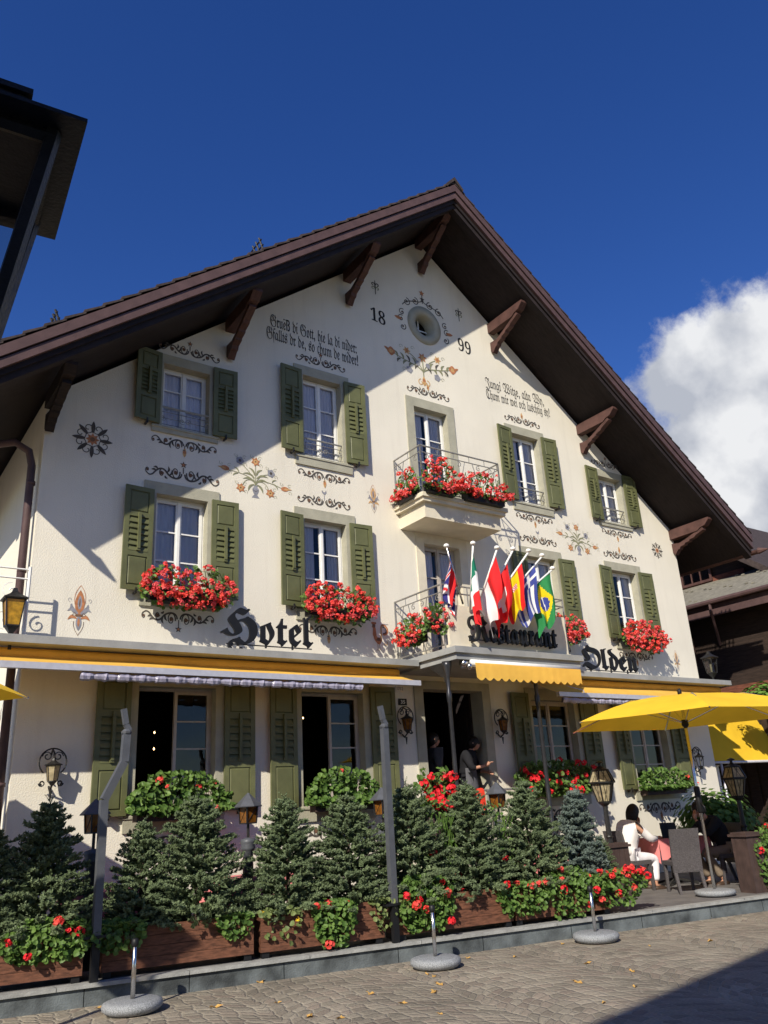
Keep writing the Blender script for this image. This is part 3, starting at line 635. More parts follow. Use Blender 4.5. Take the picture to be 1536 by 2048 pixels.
for (cx,z,w,fin) in ((4.36,7.44,1.12,'drop'),(6.97,7.38,1.1,'drop'),(12.17,7.40,1.1,'drop'),(14.82,7.44,1.05,'drop'),(4.35,4.60,1.15,'star'),(6.95,4.60,1.15,'drop'),(12.2,4.6,1.1,'drop'),(14.8,4.60,1.15,'drop'),(4.38,1.5,1.3,'drop'),(6.98,1.5,1.3,'drop'),(12.0,1.5,1.3,'drop'),(14.78,1.5,1.35,'drop')):
    art('painted_scroll',scroll,cx,z,w,-1,fin)
def P0(x,y): q=atY(x,y,0); return q.x,q.z
for fn,nm,px,py,k in ((bouquet,'painted_bouquet',511,964,.80),(bouquet,'painted_bouquet',1156,1086,.78)): art(nm,fn,*P0(px,py),k)
x,z=P0(185,879); art('painted_rosette',rosette,x,z,.31); x,z=P0(1314,1101); art('painted_rosette',rosette,x,z,.22)
x,z=P0(158,1228); art('painted_lily',lily,x,z,.66); x,z=P0(747,1002); art('painted_lily',lily,x,z,.52,2,4); x,z=P0(1354,1325); art('painted_lily',lily,x,z,.46,2,4)
x,z=P0(756,1280); art('painted_rooster',rooster,x,z,.62)
def fleur(A,cx,z,k):
    A.leaf((cx,z-.3*k),(cx,z+.5*k),.10*k,0,0)
    for s in (-1,1): A.stroke([(cx+s*q[0]*k,z+q[1]*k) for q in spiral2((.15,.15),.12,.05,math.pi,-math.pi*.6,12)],.07*k,0); A.stroke([(cx+s*q[0]*k,z+q[1]*k) for q in spiral2((.15,-.1),.12,.05,math.pi,-math.pi*.7,12)],.06*k,3)
    A.stroke([(cx,z-.5*k),(cx,z+.4*k)],.06*k,0)
x,z=P0(750,574); art('painted_fleur',fleur,x,z,.36); x,z=P0(917,629); art('painted_fleur',fleur,x,z,.36)
def ocart(A):
    cx,z=OC
    for s in (-1,1):
        for a,r in ((.35,.56),(.75,.60)):
            c=(cx+s*math.sin(a)*r*1.05,z+math.cos(a)*r+.02); A.stroke(spiral2(c,.10,.02,1.6,1.6+s*8,16),.022,0); A.disc(c,.025,5)
        A.stroke([(cx+s*q[0],z+q[1]) for q in bez((0,.62),(.1,.5),(.4,.58),(.55,.35))],.022,0)
        for b in (-.2,.2,.02):
            c=(cx+s*(.58+.03*math.cos(b*9)),z-.02+b*.9); A.stroke(spiral2(c,.085,.02,1,1+(7 if b>0 else -7),14),.02,0); A.disc(c,.02,5)
        A.leaf((cx+s*.60,z-.02),(cx+s*.78,z+.0),.08,1,0)
    A.stroke([(cx,z+.55),(cx,z+.78)],.02,0); A.star((cx,z+.82),.08,1,5,.45,math.pi/2); A.star((cx,z+.66),.07,0,5,.45,math.pi/2)
art('painted_scroll',ocart)
def bigb(A):
    cx,z=P0(846,736); k=1.0
    for s in (-1,1):
        A.stroke([(cx+s*q[0],z+q[1]) for q in bez((0,-.1),(.15,.05),(.4,.02),(.72,.14))],[.026,.018],3)
        A.stroke([(cx+s*q[0],z+q[1]) for q in bez((0,-.1),(.1,.1),(.2,.2),(.34,.26))],.02,3)
        for i in range(8):
            u=.12+.075*i; A.leaf((cx+s*u,z+.0+u*.12),(cx+s*(u+.09),z+(.16 if i%2 else -.10)+u*.1),.05,0 if i%3==0 else 3,.2*s)
        A.disc((cx+s*.80,z+.17),.095,1,16,4,.1); A.disc((cx+s*.80,z+.17),.045,2); A.leaf((cx+s*.84,z+.17),(cx+s*.97,z+.24),.06,1,0)
        A.star((cx+s*.40,z+.30),.10,2,6,.55); A.disc((cx+s*.40,z+.30),.04,1); A.disc((cx+s*.36,z-.14),.08,4,15,5,.15); A.disc((cx+s*.13,z+.08),.06,4)
        for q in ((.55,.36),(.25,.4),(.5,-.16),(.62,.0)): A.stroke(spiral2((cx+s*q[0],z+q[1]),.055,.01,0,6,12),.007,3)
        A.stroke(spiral2((cx+s*.08,z-.36),.08,.02,1.6,1.6-s*6,12),.02,2)
    A.star((cx,z+.24),.12,1,6,.5,.2); A.disc((cx,z+.24),.05,2); A.stroke([(cx,z-.3),(cx,z+.2)],.024,3); A.leaf((cx,z-.42),(cx,z-.2),.09,2,0); A.disc((cx,z-.3),.04,1)
art('painted_bouquet',bigb)
# verses and the year
g=MB(); y=-.005
put_text(g,frak('Grueß di Gott, hie la di nider:'.replace('ue','ue')),5.92,7.80,10.12,.25,y,0,-.02,.006)
put_text(g,frak('Gfallts dr de, so chum de wider!'),5.84,7.82,9.84,.25,y,0,-.015,.006)
for dx in (0,.045): g.add([(6.19+dx,y,10.325),(6.215+dx,y,10.325),(6.215+dx,y,10.35),(6.19+dx,y,10.35)],[(0,1,2,3)])
g.build('painted_verse','paint_black',H)
g=MB(); put_text(g,frak('Jungi Witze, alta Wy,'),11.17,12.95,10.26,.24,y,0,-.02,.006); put_text(g,frak('Chum mir wei och luschtig sy!'),11.16,13.1,9.97,.23,y,0,0,.006); g.build('painted_verse','paint_black',H)
g=MB(); put_text(g,frak('18',1),8.19,8.55,11.0,.30,y,0,-.12,0,.68); g.build('painted_year','paint_black',H)
g=MB(); put_text(g,frak('99',1),10.48,10.84,10.98,.30,y,0,-.12,0,.68); g.build('painted_year','paint_black',H)
# ------------------------------------------------------------------ letter signs
def letter_sign(name,word,x0,x1,zb,h,y,label,capscale=1.0,gap=.07,depth=.045,weight=.003,feet=None):
    root=thing(name,((x0+x1)/2,y,zb),label,'sign')
    ws=[]
    for i,ch in enumerate(word):
        vs,fs=textgeo(frak(ch,True),.5,weight); ws.append((vs,fs,min(v.x for v in vs),max(v.x for v in vs)))
    s0=capscale; tot=sum((b-a)*(s0 if i==0 else 1) for i,(v,f,a,b) in enumerate(ws))+gap*(len(ws)-1); k=(x1-x0)/tot; x=x0; kz=h/.72
    for i,(vs,fs,a,b) in enumerate(ws):
        g=MB(); s=s0 if i==0 else 1
        g.add([(x+(v.x-a)*k*s,y-v.z*depth,zb+v.y*kz*(1.0 if i==0 else .95)) for v in vs],fs); g.build('letter','black',root); x+=((b-a)*s+gap)*k
    g=MB(); g.box(x0+.1,x1-.02,y+.0,y+.02,zb-.035,zb-.02)
    for q in feet or []: g.box(q-.012,q+.012,y-.01,y+.015,zb-.06,zb+.02)
    g.build('mounting_rail','iron',root); return root
_a=atY(440,1290,-.58); _b=atY(626,1296,-.58)
letter_sign('letter_sign','Hotel',_a.x,_b.x,4.09,.50,-.58,'black blackletter word Hotel standing on the grey cornice above the long awning',1.35,feet=(4.95,5.5,5.95))
_a=atY(1166,1335,-.58); _b=atY(1277,1345,-.58)
letter_sign('letter_sign','Olden',_a.x,_b.x,4.06,.44,-.58,'black blackletter word Olden standing on the cornice below the right geranium window',1.25,feet=(12.6,13.2,13.7))
rb=thing('sign_board',(9.7,-1.42,4.06),'cream board on the lower balcony with the black blackletter word Restaurant','sign')
g=MB(); g.box(8.36,11.08,-1.44,-1.38,4.10,4.77); g.box(8.33,11.12,-1.45,-1.37,4.06,4.10); g.build('board','balcony_stone',rb)
ws=[]
word='Restaurant'; xs=8.66; tot=0
for ch in word:
    vs,fs=textgeo(frak(ch,True),.5,.004); ws.append((vs,fs,min(v.x for v in vs),max(v.x for v in vs)))
tot=sum((b-a)*(1.3 if i==0 else 1) for i,(v,f,a,b) in enumerate(ws))+.05*9; k=(10.68-xs)/tot
for i,(vs,fs,a,b) in enumerate(ws):
    g=MB(); s=1.3 if i==0 else 1; g.add([(xs+(v.x-a)*k*s,-1.56-v.z*.05,4.17+v.y*.50*(1.1 if i==0 else 1)) for v in vs],fs); g.build('letter','black',rb); xs+=((b-a)*s+.05)*k
g=MB(); g.box(8.7,10.7,-1.55,-1.53,4.18,4.20)
for x in (8.8,9.4,10.0,10.6): g.box(x-.01,x+.01,-1.545,-1.44,4.16,4.2)
g.build('mounting_rail','iron',rb)
np_=thing('house_number',(8.38,0,3.38),'small dark enamel plate with the number 35 beside the entrance','sign')
g=MB(); g.box(8.29,8.46,-.02,0,3.33,3.44); g.build('plate','black',np_); g=MB(); put_text(g,'35',8.33,8.42,3.355,.06,-.023,0,0,.01,.7); g.build('digits','white_paint',np_)
np_=thing('enamel_plate',(8.33,0,3.62),'pale wall plate with the number 1712 above the house number','sign')
g=MB(); g.box(8.25,8.42,-.015,0,3.56,3.66); g.build('plate','stucco',np_); g=MB(); put_text(g,'1712',8.27,8.40,3.58,.06,-.018,0,0,0,.7); g.build('digits','paint_brown',np_)
ls=thing('letter_sign',(11.9,-.05,1.2),'black iron blackletter word low on the wall behind the terrace tables','sign')
for i,(ch,x,w) in enumerate((('C',11.05,.36),('h',11.52,.2),('a',11.8,.2),('u',12.05,.2),('i',12.3,.1))):
    g=MB(); put_text(g,frak(ch,True),x,x+w,1.12,.38,-.05,.03,0,.01); g.build('letter','black',ls)
# ------------------------------------------------------------------ awnings
def awning(name,x0,x1,label,zf=3.58,yf=-.92,roll=(0,0),zr=3.72):
    root=thing(name,((x0+x1)/2,-.4,3.8),label,'awning')
    g=MB(); g.tube([(x0,-.36,3.80),(x1,-.36,3.80)],.07,12); g.build('fabric_roll','awning_orange',root,True)
    g=MB(); n=int((x1-x0)/.12); m=8; vs=[]; rr=random.Random(len(label))
    ph=[rr.uniform(0,6) for _ in range(4)]
    for i in range(n+1):
        x=x0+(x1-x0)*i/n
        for j in range(m+1):
            u=j/m; sag=.018*math.sin(math.pi*u)*(1+.7*math.sin(x*1.1+ph[0])+.4*math.sin(x*3.1+ph[1])); vs.append((x,-.40+(yf+.40)*u,3.755+(zf-3.755)*u-sag*(1.2-.0*u)))
    g.add(vs,[(i*(m+1)+j,(i+1)*(m+1)+j,(i+1)*(m+1)+j+1,i*(m+1)+j+1) for i in range(n) for j in range(m)]); g.build('fabric','awning_orange',root,True)
    g=MB(); g.box(x0-.02,x1+.02,yf-.05,yf+.02,zf-.075,zf+.005); g.build('front_bar','alu',root)
    for q in (.12,.5,.88):
        x=x0+(x1-x0)*q; g=MB(); g.tube([(x,-.38,3.74),(x+.35,-.62,3.60),(x,yf,zf-.04)],.022,6); g.build('arm','alu',root)
    if roll[1]>roll[0]:
        g=MB(); n=int((roll[1]-roll[0])/.035); vs=[]; a0=0
        for i in range(n+1):
            x=roll[0]+(roll[1]-roll[0])*i/n; wob=.008*math.sin(i*.9)+.006*math.sin(i*2.3)
            for j in range(9):
                a=math.pi*2*j/8; vs.append((x+.012*math.sin(i*1.3+j),yf+.01+(.045+wob)*math.cos(a),zf-.135+(.05+wob)*math.sin(a)))
        g.add(vs,[(i*9+j,(i+1)*9+j,(i+1)*9+j+1,i*9+j+1) for i in range(n) for j in range(8)]); 
        cr=g.build('rolled_curtain','foil',root)
    return root
awning('wall_awning',-1.2,8.05,'long orange wall awning left of the entrance, nearly closed',3.585,-.92,(atY(161,1345,-.92).x,atY(723,1362,-.92).x))
awning('wall_awning',11.2,17.05,'orange wall awning right of the entrance behind the yellow parasol',3.50,-.95,(11.3,16.6))
a=thing('door_awning',(9.7,-1.55,3.85),'small orange awning with a scalloped valance hanging under the lower balcony','awning')
g=MB(); g.tube([(8.62,-1.60,3.80),(11.1,-1.60,3.80)],.05,10); g.build('front_bar','white_paint',a,True)
g=MB(); n=160; vs=[]; x0,x1=8.66,11.08
for i in range(n+1):
    x=x0+(x1-x0)*i/n; sc=abs(math.sin(math.pi*(x-x0)/.17)); vs+=[(x,-1.655-.006*math.sin(x*7),3.79),(x,-1.67-.012*math.sin(x*5),3.56-.05*sc)]
g.add(vs,[(2*i,2*i+1,2*i+3,2*i+2) for i in range(n)]); g.build('valance','awning_orange',a,True)
g=MB(); g.box(8.6,11.12,-1.5,-1.36,3.745,3.845); g.build('cassette','alu',a)
g=MB(); g.tube([(8.5,-1.50,3.80),(8.62,-1.50,3.80)],.06,10); g.lathe([(.02,0),(.045,.03),(.045,.08),(.02,.1)],10,(8.56,-1.62,3.68)); g.build('gearbox','steel',a,True)
a=thing('side_awning',(19,.6,2.3),'yellow awning sloping down beyond the right corner of the hotel','awning')
g=MB(); n=24; m=12; vs=[]
for i in range(n+1):
    x=16.98+14*i/n
    for j in range(m+1): u=j/m; vs.append((x,1.02-.74*u,3.78-1.50*u-.04*math.sin(math.pi*u)*(1+.6*math.sin(x*2))))
g.add(vs,[(i*(m+1)+j,(i+1)*(m+1)+j,(i+1)*(m+1)+j+1,i*(m+1)+j+1) for i in range(n) for j in range(m)]); g.build('fabric','parasol_yellow',a,True)
g=MB(); g.tube([(16.98,.27,2.27),(31,.27,2.27)],.03,8); g.tube([(16.98,1.05,3.8),(31,1.05,3.8)],.06,8); g.build('front_bar','alu',a,True)
g=MB(); 
for x in (17.6,20,22.2): g.tube([(x,.3,2.25),(x,.3,.2)],.03,8)
g.build('post','alu',a,True)
# ------------------------------------------------------------------ balcony rail and lanterns on the cornice
sr=thing('terrace_railing',(1.2,-.3,3.995),'wrought iron scroll railing on the cornice left of the downpipe','railing')
g=MB()
for z in (4.93,4.80,4.05): g.tube([(-1.2,-.3,z),(2.16,-.3,z)],.012,5)
for x in (2.16,1.2,.2): g.tube([(x,-.3,3.99),(x,-.3,4.97)],.022,6)
for i in range(7):
    c=1.95-i*.45
    for q in (spiral2((c,4.62),.12,.02,1.5,9,16),spiral2((c-.05,4.25),.14,.02,-1.5,-9,16),spiral2((c-.25,4.5),.10,.02,1.5,-6,16)): g.tube([(p[0],-.3,p[1]) for p in q],.009,4)
g.build('ironwork','white_paint',sr)
def coach_lantern(mb_list,c,s,n=6,top=.16,bot=.11,h=.34):
    """tapered lantern: returns frame, glass meshes; c = bottom centre"""
    F,G=mb_list; c=Vector(c)
    def rg(r,z): return [c+Vector((r*s*math.cos(2*math.pi*(i+.5)/n),r*s*math.sin(2*math.pi*(i+.5)/n),z*s)) for i in range(n)]
    a,b=rg(bot,0),rg(top,h)
    for i in range(n): F.tube([a[i],b[i]],.010*s,4); F.tube([a[i],a[(i+1)%n]],.011*s,4); F.tube([b[i],b[(i+1)%n]],.012*s,4)
    a2,b2=rg(bot*.96,.005),rg(top*.96,h-.005); G.add(a2+b2,[(i,(i+1)%n,n+(i+1)%n,n+i) for i in range(n)])
    return rg
def lantern_thing(name,c,s,label,n=4,glass='amber_glass',group=None,bracket=None,cap='flat'):
    root=thing(name,c,label,'lantern',group); F,G=MB(),MB(); c=Vector(c)
    rg=coach_lantern((F,G),c,s,n)
    F.lathe([(.20*s,.34*s),(.21*s,.355*s),(.10*s,.41*s),(.05*s,.45*s),(.03*s,.50*s)],n,c); F.lathe([(.03*s,-.10*s),(.10*s,-.015*s),(.115*s,.0)],n,c)
    if bracket=='post': F.tube([c+Vector((0,0,-.05*s)),c+Vector((0,0,-.3*s))],.02*s,6)
    if bracket=='wall':
        y=-c.y; F.tube([c+Vector((0,0,.5*s)),c+Vector((0,0,.62*s)),c+Vector((0,y*.5,.70*s)),c+Vector((0,y-.01,.60*s))],.012,6)
        F.tube([(c.x+q[0],c.y+.04,c.z+q[1]) for q in spiral2((0,.42*s),.30*s,.30*s,-.9,math.pi+.9,22)],.010,5)
        for t in (-1,1):
            F.tube([(c.x+t*q[0],c.y+.06,c.z+q[1]) for q in spiral2((.12*s,.55*s),.11*s,.02,0,8,14)],.008,4); F.tube([(c.x+t*q[0],c.y+.06,c.z+q[1]) for q in spiral2((.2*s,-.04*s),.07*s,.015,0,-8,14)],.010,4)
        F.tube([c+Vector((0,0,-.08*s)),c+Vector((0,y*.6,-.2*s)),c+Vector((0,y-.01,-.1*s))],.014,6); F.tube([c+Vector((0,.05,-.2*s)),c+Vector((0,.05,-.42*s))],[.022,.006],6)
    F.build('frame','iron',root); G.build('glass',glass,root)
    g=MB(); g.tube([c+Vector((0,0,.02)),c+Vector((0,0,.20*s))],.022*s,8); g.build('candle_bulb','candle',root); return root
lantern_thing('cornice_lantern',(1.98,-.42,4.13),1.0,'amber glass lantern on the left end of the cornice, in front of the iron railing',4,'amber_glass',bracket='post')
lantern_thing('cornice_lantern',(17.1,-.25,4.22),1.0,'pale lantern on the far right end of the cornice, against the dark chalet',4,'clear',bracket='post')
lantern_thing('wall_lantern',(2.69,-.17,2.24),.56,'wrought iron hoop wall lantern on the sunlit wall left of the first shutter',6,'pale_glass',bracket='wall')
lantern_thing('wall_lantern',(8.33,-.17,2.90),.54,'black wall lantern on the wall left of the entrance below the number plate',6,'amber_dark',bracket='wall')
lantern_thing('wall_lantern',(10.5,-.17,2.90),.54,'black wall lantern on the wall right of the entrance',6,'amber_dark',bracket='wall')
lantern_thing('wall_lantern',(16.15,-.17,2.18),.56,'thin wrought iron wall lantern by the right corner, beside the yellow awning',6,'clear',bracket='wall')
def path_lantern(x,y,label):
    r=thing('path_lantern',(x,y,.2),label,'lantern','path lanterns on grey posts behind the spruces'); c=Vector((x,y,0))
    g=MB(); g.lathe([(.075,.2),(.066,1.26),(.085,1.28),(.10,1.31),(.085,1.34),(.10,1.37),(.095,1.41),(.03,1.43)],10,c); g.build('post','steel_grey',r,True)
    g=MB(); g.tube([c+Vector((0,0,1.42)),c+Vector((0,0,1.60))],.018,6)
    F=g; n=4
    def rg(q,z): return [c+Vector((q*math.cos(2*math.pi*(i+.5)/n+.2),q*math.sin(2*math.pi*(i+.5)/n+.2),z)) for i in range(n)]
    a,b=rg(.105,1.60),rg(.12,1.81)
    for i in range(n): F.tube([a[i],b[i]],.011,4); F.tube([a[i],a[(i+1)%n]],.011,4); F.tube([a[i],b[(i+1)%n]],.004,4)
    F.add(rg(.098,1.605),[(0,1,2,3)]); g.build('frame','iron',r)
    g=MB(); a,b=rg(.10,1.605),rg(.115,1.81); g.add(a+b,[(i,(i+1)%n,n+(i+1)%n,n+i) for i in range(n)]); g.build('glass','amber_dark',r)
    g=MB(); g.lathe([(.01,1.97),(.18,1.805),(.175,1.795),(.01,1.955)],6,c); g.build('cap','steel_grey',r)
    return r
path_lantern(4.87,-1.3,'grey-capped path lantern between the third and fourth spruces from the left')
path_lantern(2.93,-1.3,'path lantern half hidden by the bent steel post at the left')
path_lantern(6.93,-1.35,'path lantern half hidden by the straight steel post in the middle')
path_lantern(8.85,-1.65,'grey-capped path lantern in front of the entrance')
def ornate(x,y,zt,label,zb=.95):
    r=thing('ornate_lantern',(x,y,zb),label,'lantern'); c=Vector((x,y,0)); F,G=MB(),MB(); n=6
    F.tube([c+Vector((0,0,zb)),c+Vector((0,0,zt-.62))],[.045,.035],8); F.lathe([(.05,zb+.1),(.06,zb+.12),(.05,zb+.14)],10,c); F.lathe([(.035,zt-.68),(.10,zt-.63),(.11,zt-.60)],n,c)
    def rg(q,z): return [c+Vector((q*math.cos(2*math.pi*(i+.5)/n),q*math.sin(2*math.pi*(i+.5)/n),z)) for i in range(n)]
    L=[(.11,zt-.60),(.185,zt-.33),(.215,zt-.31),(.13,zt-.13),(.10,zt-.11)]
    for k in (0,2):
        a,b=rg(*L[k]),rg(*L[k+1])
        for i in range(n): F.tube([a[i],b[i]],.012,4); F.tube([b[i],b[(i+1)%n]],.014,4)
        a,b=rg(L[k][0]*.96,L[k][1]),rg(L[k+1][0]*.96,L[k+1][1]); G.add(a+b,[(i,(i+1)%n,n+(i+1)%n,n+i) for i in range(n)])
        for i in range(n):   # bottle-glass lattice
            for u in (.3,.7): F.tube([a[i].lerp(a[(i+1)%n],u),b[i].lerp(b[(i+1)%n],1-u)],.005,4)
    F.lathe([(.185,zt-.335),(.225,zt-.325),(.225,zt-.305),(.20,zt-.30)],n,c); F.lathe([(.13,zt-.14),(.14,zt-.12),(.06,zt-.09),(.025,zt-.06),(.02,zt-.03),(.07,zt-.015),(.06,zt+.0),(.01,zt+.02)],10,c)
    F.build('frame','iron',r); G.build('glass','pale_glass',r)
    g=MB(); g.tube([c+Vector((0,0,zt-.58)),c+Vector((0,0,zt-.40))],.025,8); g.build('candle_bulb','candle',r); return r
ornate(10.72,-2.1,2.20,'ornate iron lantern with bulging glass left of the yellow parasol pole')
ornate(13.35,-2.75,2.16,'ornate iron lantern with amber bottle glass right of the yellow parasol pole')
def pillar(x,y,label,h=.78,w=.19):
    r=thing('wooden_pillar',(x,y,TZ),label,'pillar'); g=MB(); g.T=Matrix.Translation((x,y,0))@Matrix.Rotation(KA,4,'Z')
    n=4
    for i in range(n):
        a=-w+2*w*i/n; g.box(a+.003,a+2*w/n-.003,-w,-w+.02,TZ,TZ+h); g.box(a+.003,a+2*w/n-.003,w-.02,w,TZ,TZ+h); g.box(-w,-w+.02,max(a,-w+.021)+.003,min(a+2*w/n,w-.021)-.003,TZ,TZ+h); g.box(w-.02,w,max(a,-w+.021)+.003,min(a+2*w/n,w-.021)-.003,TZ,TZ+h)
    g.build('boards','pillar_wood',r); g=MB(); g.T=Matrix.Translation((x,y,0))@Matrix.Rotation(KA,4,'Z'); g.box(-w-.03,w+.03,-w-.03,w+.03,TZ+h,TZ+h+.035); g.box(-w,w,-w,w,TZ+h+.036,TZ+h+.06); g.build('cap','pillar_wood',r)
pillar(10.72,-2.1,'dark wooden pillar behind the seated woman, under the left ornate lantern',.72)
pillar(12.12,-3.55,'dark wooden pillar at the kerb in front of the seated man',.78,.15)
pillar(13.35,-2.75,'dark wooden pillar under the right ornate lantern behind the man',.72,.17)
# ------------------------------------------------------------------ steel posts and parasol feet
def steel_post(x,y,label,bent):
    r=thing('steel_post',(x,y,.2),label,'post','grey steel posts at the planters'); g=MB(); s=.040
    def bar(pts,w):
        for a,b in zip(pts,pts[1:]):
            A=Vector(a);B=Vector(b); d=(B-A).normalized(); u=Vector((1,0,0)) if abs(d.z)>.5 else Vector((0,0,1)); u=(u-d*u.dot(d)).normalized(); v=d.cross(u)
            vs=[A+u*p*w+v*q*w for p,q in ((-1,-1),(1,-1),(1,1),(-1,1))]+[B+u*p*w+v*q*w for p,q in ((-1,-1),(1,-1),(1,1),(-1,1))]
            g.add(vs,[(0,1,5,4),(1,2,6,5),(2,3,7,6),(3,0,4,7),(3,2,1,0),(4,5,6,7)])
    if bent: bar([(x,y,.62),(x,y,1.93),(x+.19,y-.02,2.32),(x+.20,y-.02,2.62)],s); tip=Vector((x+.20,y-.02,2.62))
    else: bar([(x,y,.62),(x,y,2.64)],s); tip=Vector((x,y,2.64))
    g.build('tube','steel_grey',r)
    g=MB(); g.lathe([(.055,-.0),(.06,.02),(.03,.05)],8,tip); g.prism([(-.02,.03),(.05,.05),(.02,.10),(.0,.30),(-.035,.30),(-.02,.10)],tip.x-.03,tip.x+.03,'x') if 0 else None
    bar([tip+Vector((.03,0,.03)),tip+Vector((-.01,0,.10)),tip+Vector((-.045,0,.27))],.028); g.build('hinge_bracket','steel_grey',r)
    g=MB(); g.box(x-.13,x+.13,y-.05,y+.12,.60,.625); g.box(x-.04,x+.04,y-.035,y+.02,.2,.6); g.build('foot','black',r); return r
steel_post(2.77,kY(2.77,.06),'grey steel post with a cranked upper arm at the left planters',True)
steel_post(6.05,kY(6.05,.06),'straight grey steel post with a hinged tip in the middle of the planters',False)
def gbase(x,y,z,label,tube=.62,group='granite parasol feet on the street'):
    r=thing('granite_stand',(x,y,z),label,'parasol stand',group); g=MB(); c=Vector((x,y,z))
    g.lathe([(.18,.0),(.24,.012),(.278,.045),(.283,.07),(.27,.098),(.23,.112),(.04,.116)],28,c); g.build('granite_foot','granite',r,True)
    g=MB(); g.lathe([(.022,.12),(.022,tube)],10,c); g.build('tube','steel',r,True); g=MB(); g.lathe([(.028,tube-.06),(.034,tube-.05),(.034,tube+.0),(.02,tube+.01)],10,c); g.build('collar','black',r,True); return r
gbase(2.95,-2.82,0,'granite parasol foot with a steel tube, leftmost on the street')
gbase(6.12,-3.42,0,'granite parasol foot with a steel tube, middle one on the street')
gbase(8.40,-3.70,0,'granite parasol foot with a steel tube, rightmost on the street')
def parasol(c,zr,za,r0,nv,a0,label,pole=True):
    x,y=c; root=thing('parasol',(x,y,TZ),label,'parasol'); ap=Vector((x,y,za)); V=[Vector((x+r0*math.cos(a0+2*math.pi*i/nv),y+r0*math.sin(a0+2*math.pi*i/nv),zr)) for i in range(nv)]
    g=MB(); n=10
    for i in range(nv):
        A,B=V[i],V[(i+1)%nv]; vs=[]
        for j in range(n+1):
            u=j/n
            for k in range(n+1):
                t=k/n; p=ap.lerp(A.lerp(B,t),u); bow=.10*math.sin(math.pi*u)*(1-.0)*.9; cat=-.10*math.sin(math.pi*t)*u
                q=p+Vector((0,0,bow)); 
                if u>0: d=(Vector((x,y,0))-Vector((p.x,p.y,0))); q+=d*(.045*math.sin(math.pi*t)*u)
                q.z+=-.07*math.sin(math.pi*t)*u*(1-u)*1.5
                vs.append(q)
        g.add(vs,[(j*(n+1)+k,(j+1)*(n+1)+k,(j+1)*(n+1)+k+1,j*(n+1)+k+1) for j in range(n) for k in range(n)])
    g.build('canopy','parasol_yellow',root,True)
    g=MB()
    for v in V: g.tube([ap+Vector((0,0,-.05)),ap.lerp(v,.5)+Vector((0,0,.10)),v+Vector((0,0,-.01))],.012,5); g.tube([Vector((x,y,zr-.05)),ap.lerp(v,.5)+Vector((0,0,.09))],.010,5)
    g.build('ribs','steel',root)
    g=MB(); g.lathe([(.024,TZ+.1),(.024,za-.02)],12,(x,y,0)); g.build('pole','steel',root,True)
    g=MB(); g.lathe([(.03,za-.03),(.034,za+.05),(.02,za+.09)],10,(x,y,0)); g.build('finial','black',root,True); g=MB(); g.lathe([(.028,zr-.12),(.055,zr-.08),(.05,zr)],10,(x,y,0)); g.build('runner','black',root,True); g=MB(); g.lathe([(.03,1.35),(.045,1.37),(.045,1.72),(.03,1.74)],10,(x,y,0)); g.tube([(x-.02,y-.04,1.5),(x-.03,y-.10,1.44),(x-.02,y-.10,1.36)],.012,6); g.build('crank_sleeve','black',root,True)
    g=MB(); g.lathe([(.20,TZ),(.27,TZ+.015),(.295,TZ+.045),(.285,TZ+.08),(.23,TZ+.09),(.04,TZ+.095)],28,(x,y,0)); g.build('foot','granite',root,True); return root
parasol((11.48,-3.3),2.74,3.14,1.95,6,R_(166),'large yellow parasol over the seated couple')
parasol((.42,-2.1),3.00,3.42,1.50,6,0,'yellow parasol at the left edge, only one tip in view')
# ------------------------------------------------------------------ plants
def leafquad(g,c,nrm,s,rnd,mi=0):
    n=nrm.normalized(); u=n.orthogonal().normalized(); a=rnd.uniform(0,6.28); w=n.cross(u); u,w=u*math.cos(a)+w*math.sin(a),w*math.cos(a)-u*math.sin(a)
    pts=[c]; k=7
    for i in range(k):
        t=2*math.pi*i/k; r=s*(.9+.2*(i%2)); pts.append(c+u*math.cos(t)*r+w*math.sin(t)*r+n*(s*.22))
    g.add(pts,[(0,i+1,(i+1)%k+1) for i in range(k)],mi)
def umbel(g,c,r,rnd,n=13,mi=0,out=Vector((0,-.6,.6))):
    for i in range(n):
        d=Vector((rnd.gauss(0,1),rnd.gauss(0,1),rnd.gauss(0,1))).normalized()+out*.7; d.normalize(); p=c+d*r*rnd.uniform(.55,1.0); u=d.orthogonal().normalized(); w=d.cross(u); s=r*rnd.uniform(.36,.55); a=rnd.uniform(0,6.28); k=5; pts=[p]
        for j in range(k): t=a+2*math.pi*j/k; pts.append(p+(u*math.cos(t)+w*math.sin(t))*s+d*s*.25)
        g.add(pts,[(0,j+1,(j+1)%k+1) for j in range(k)],mi)
UMB={}
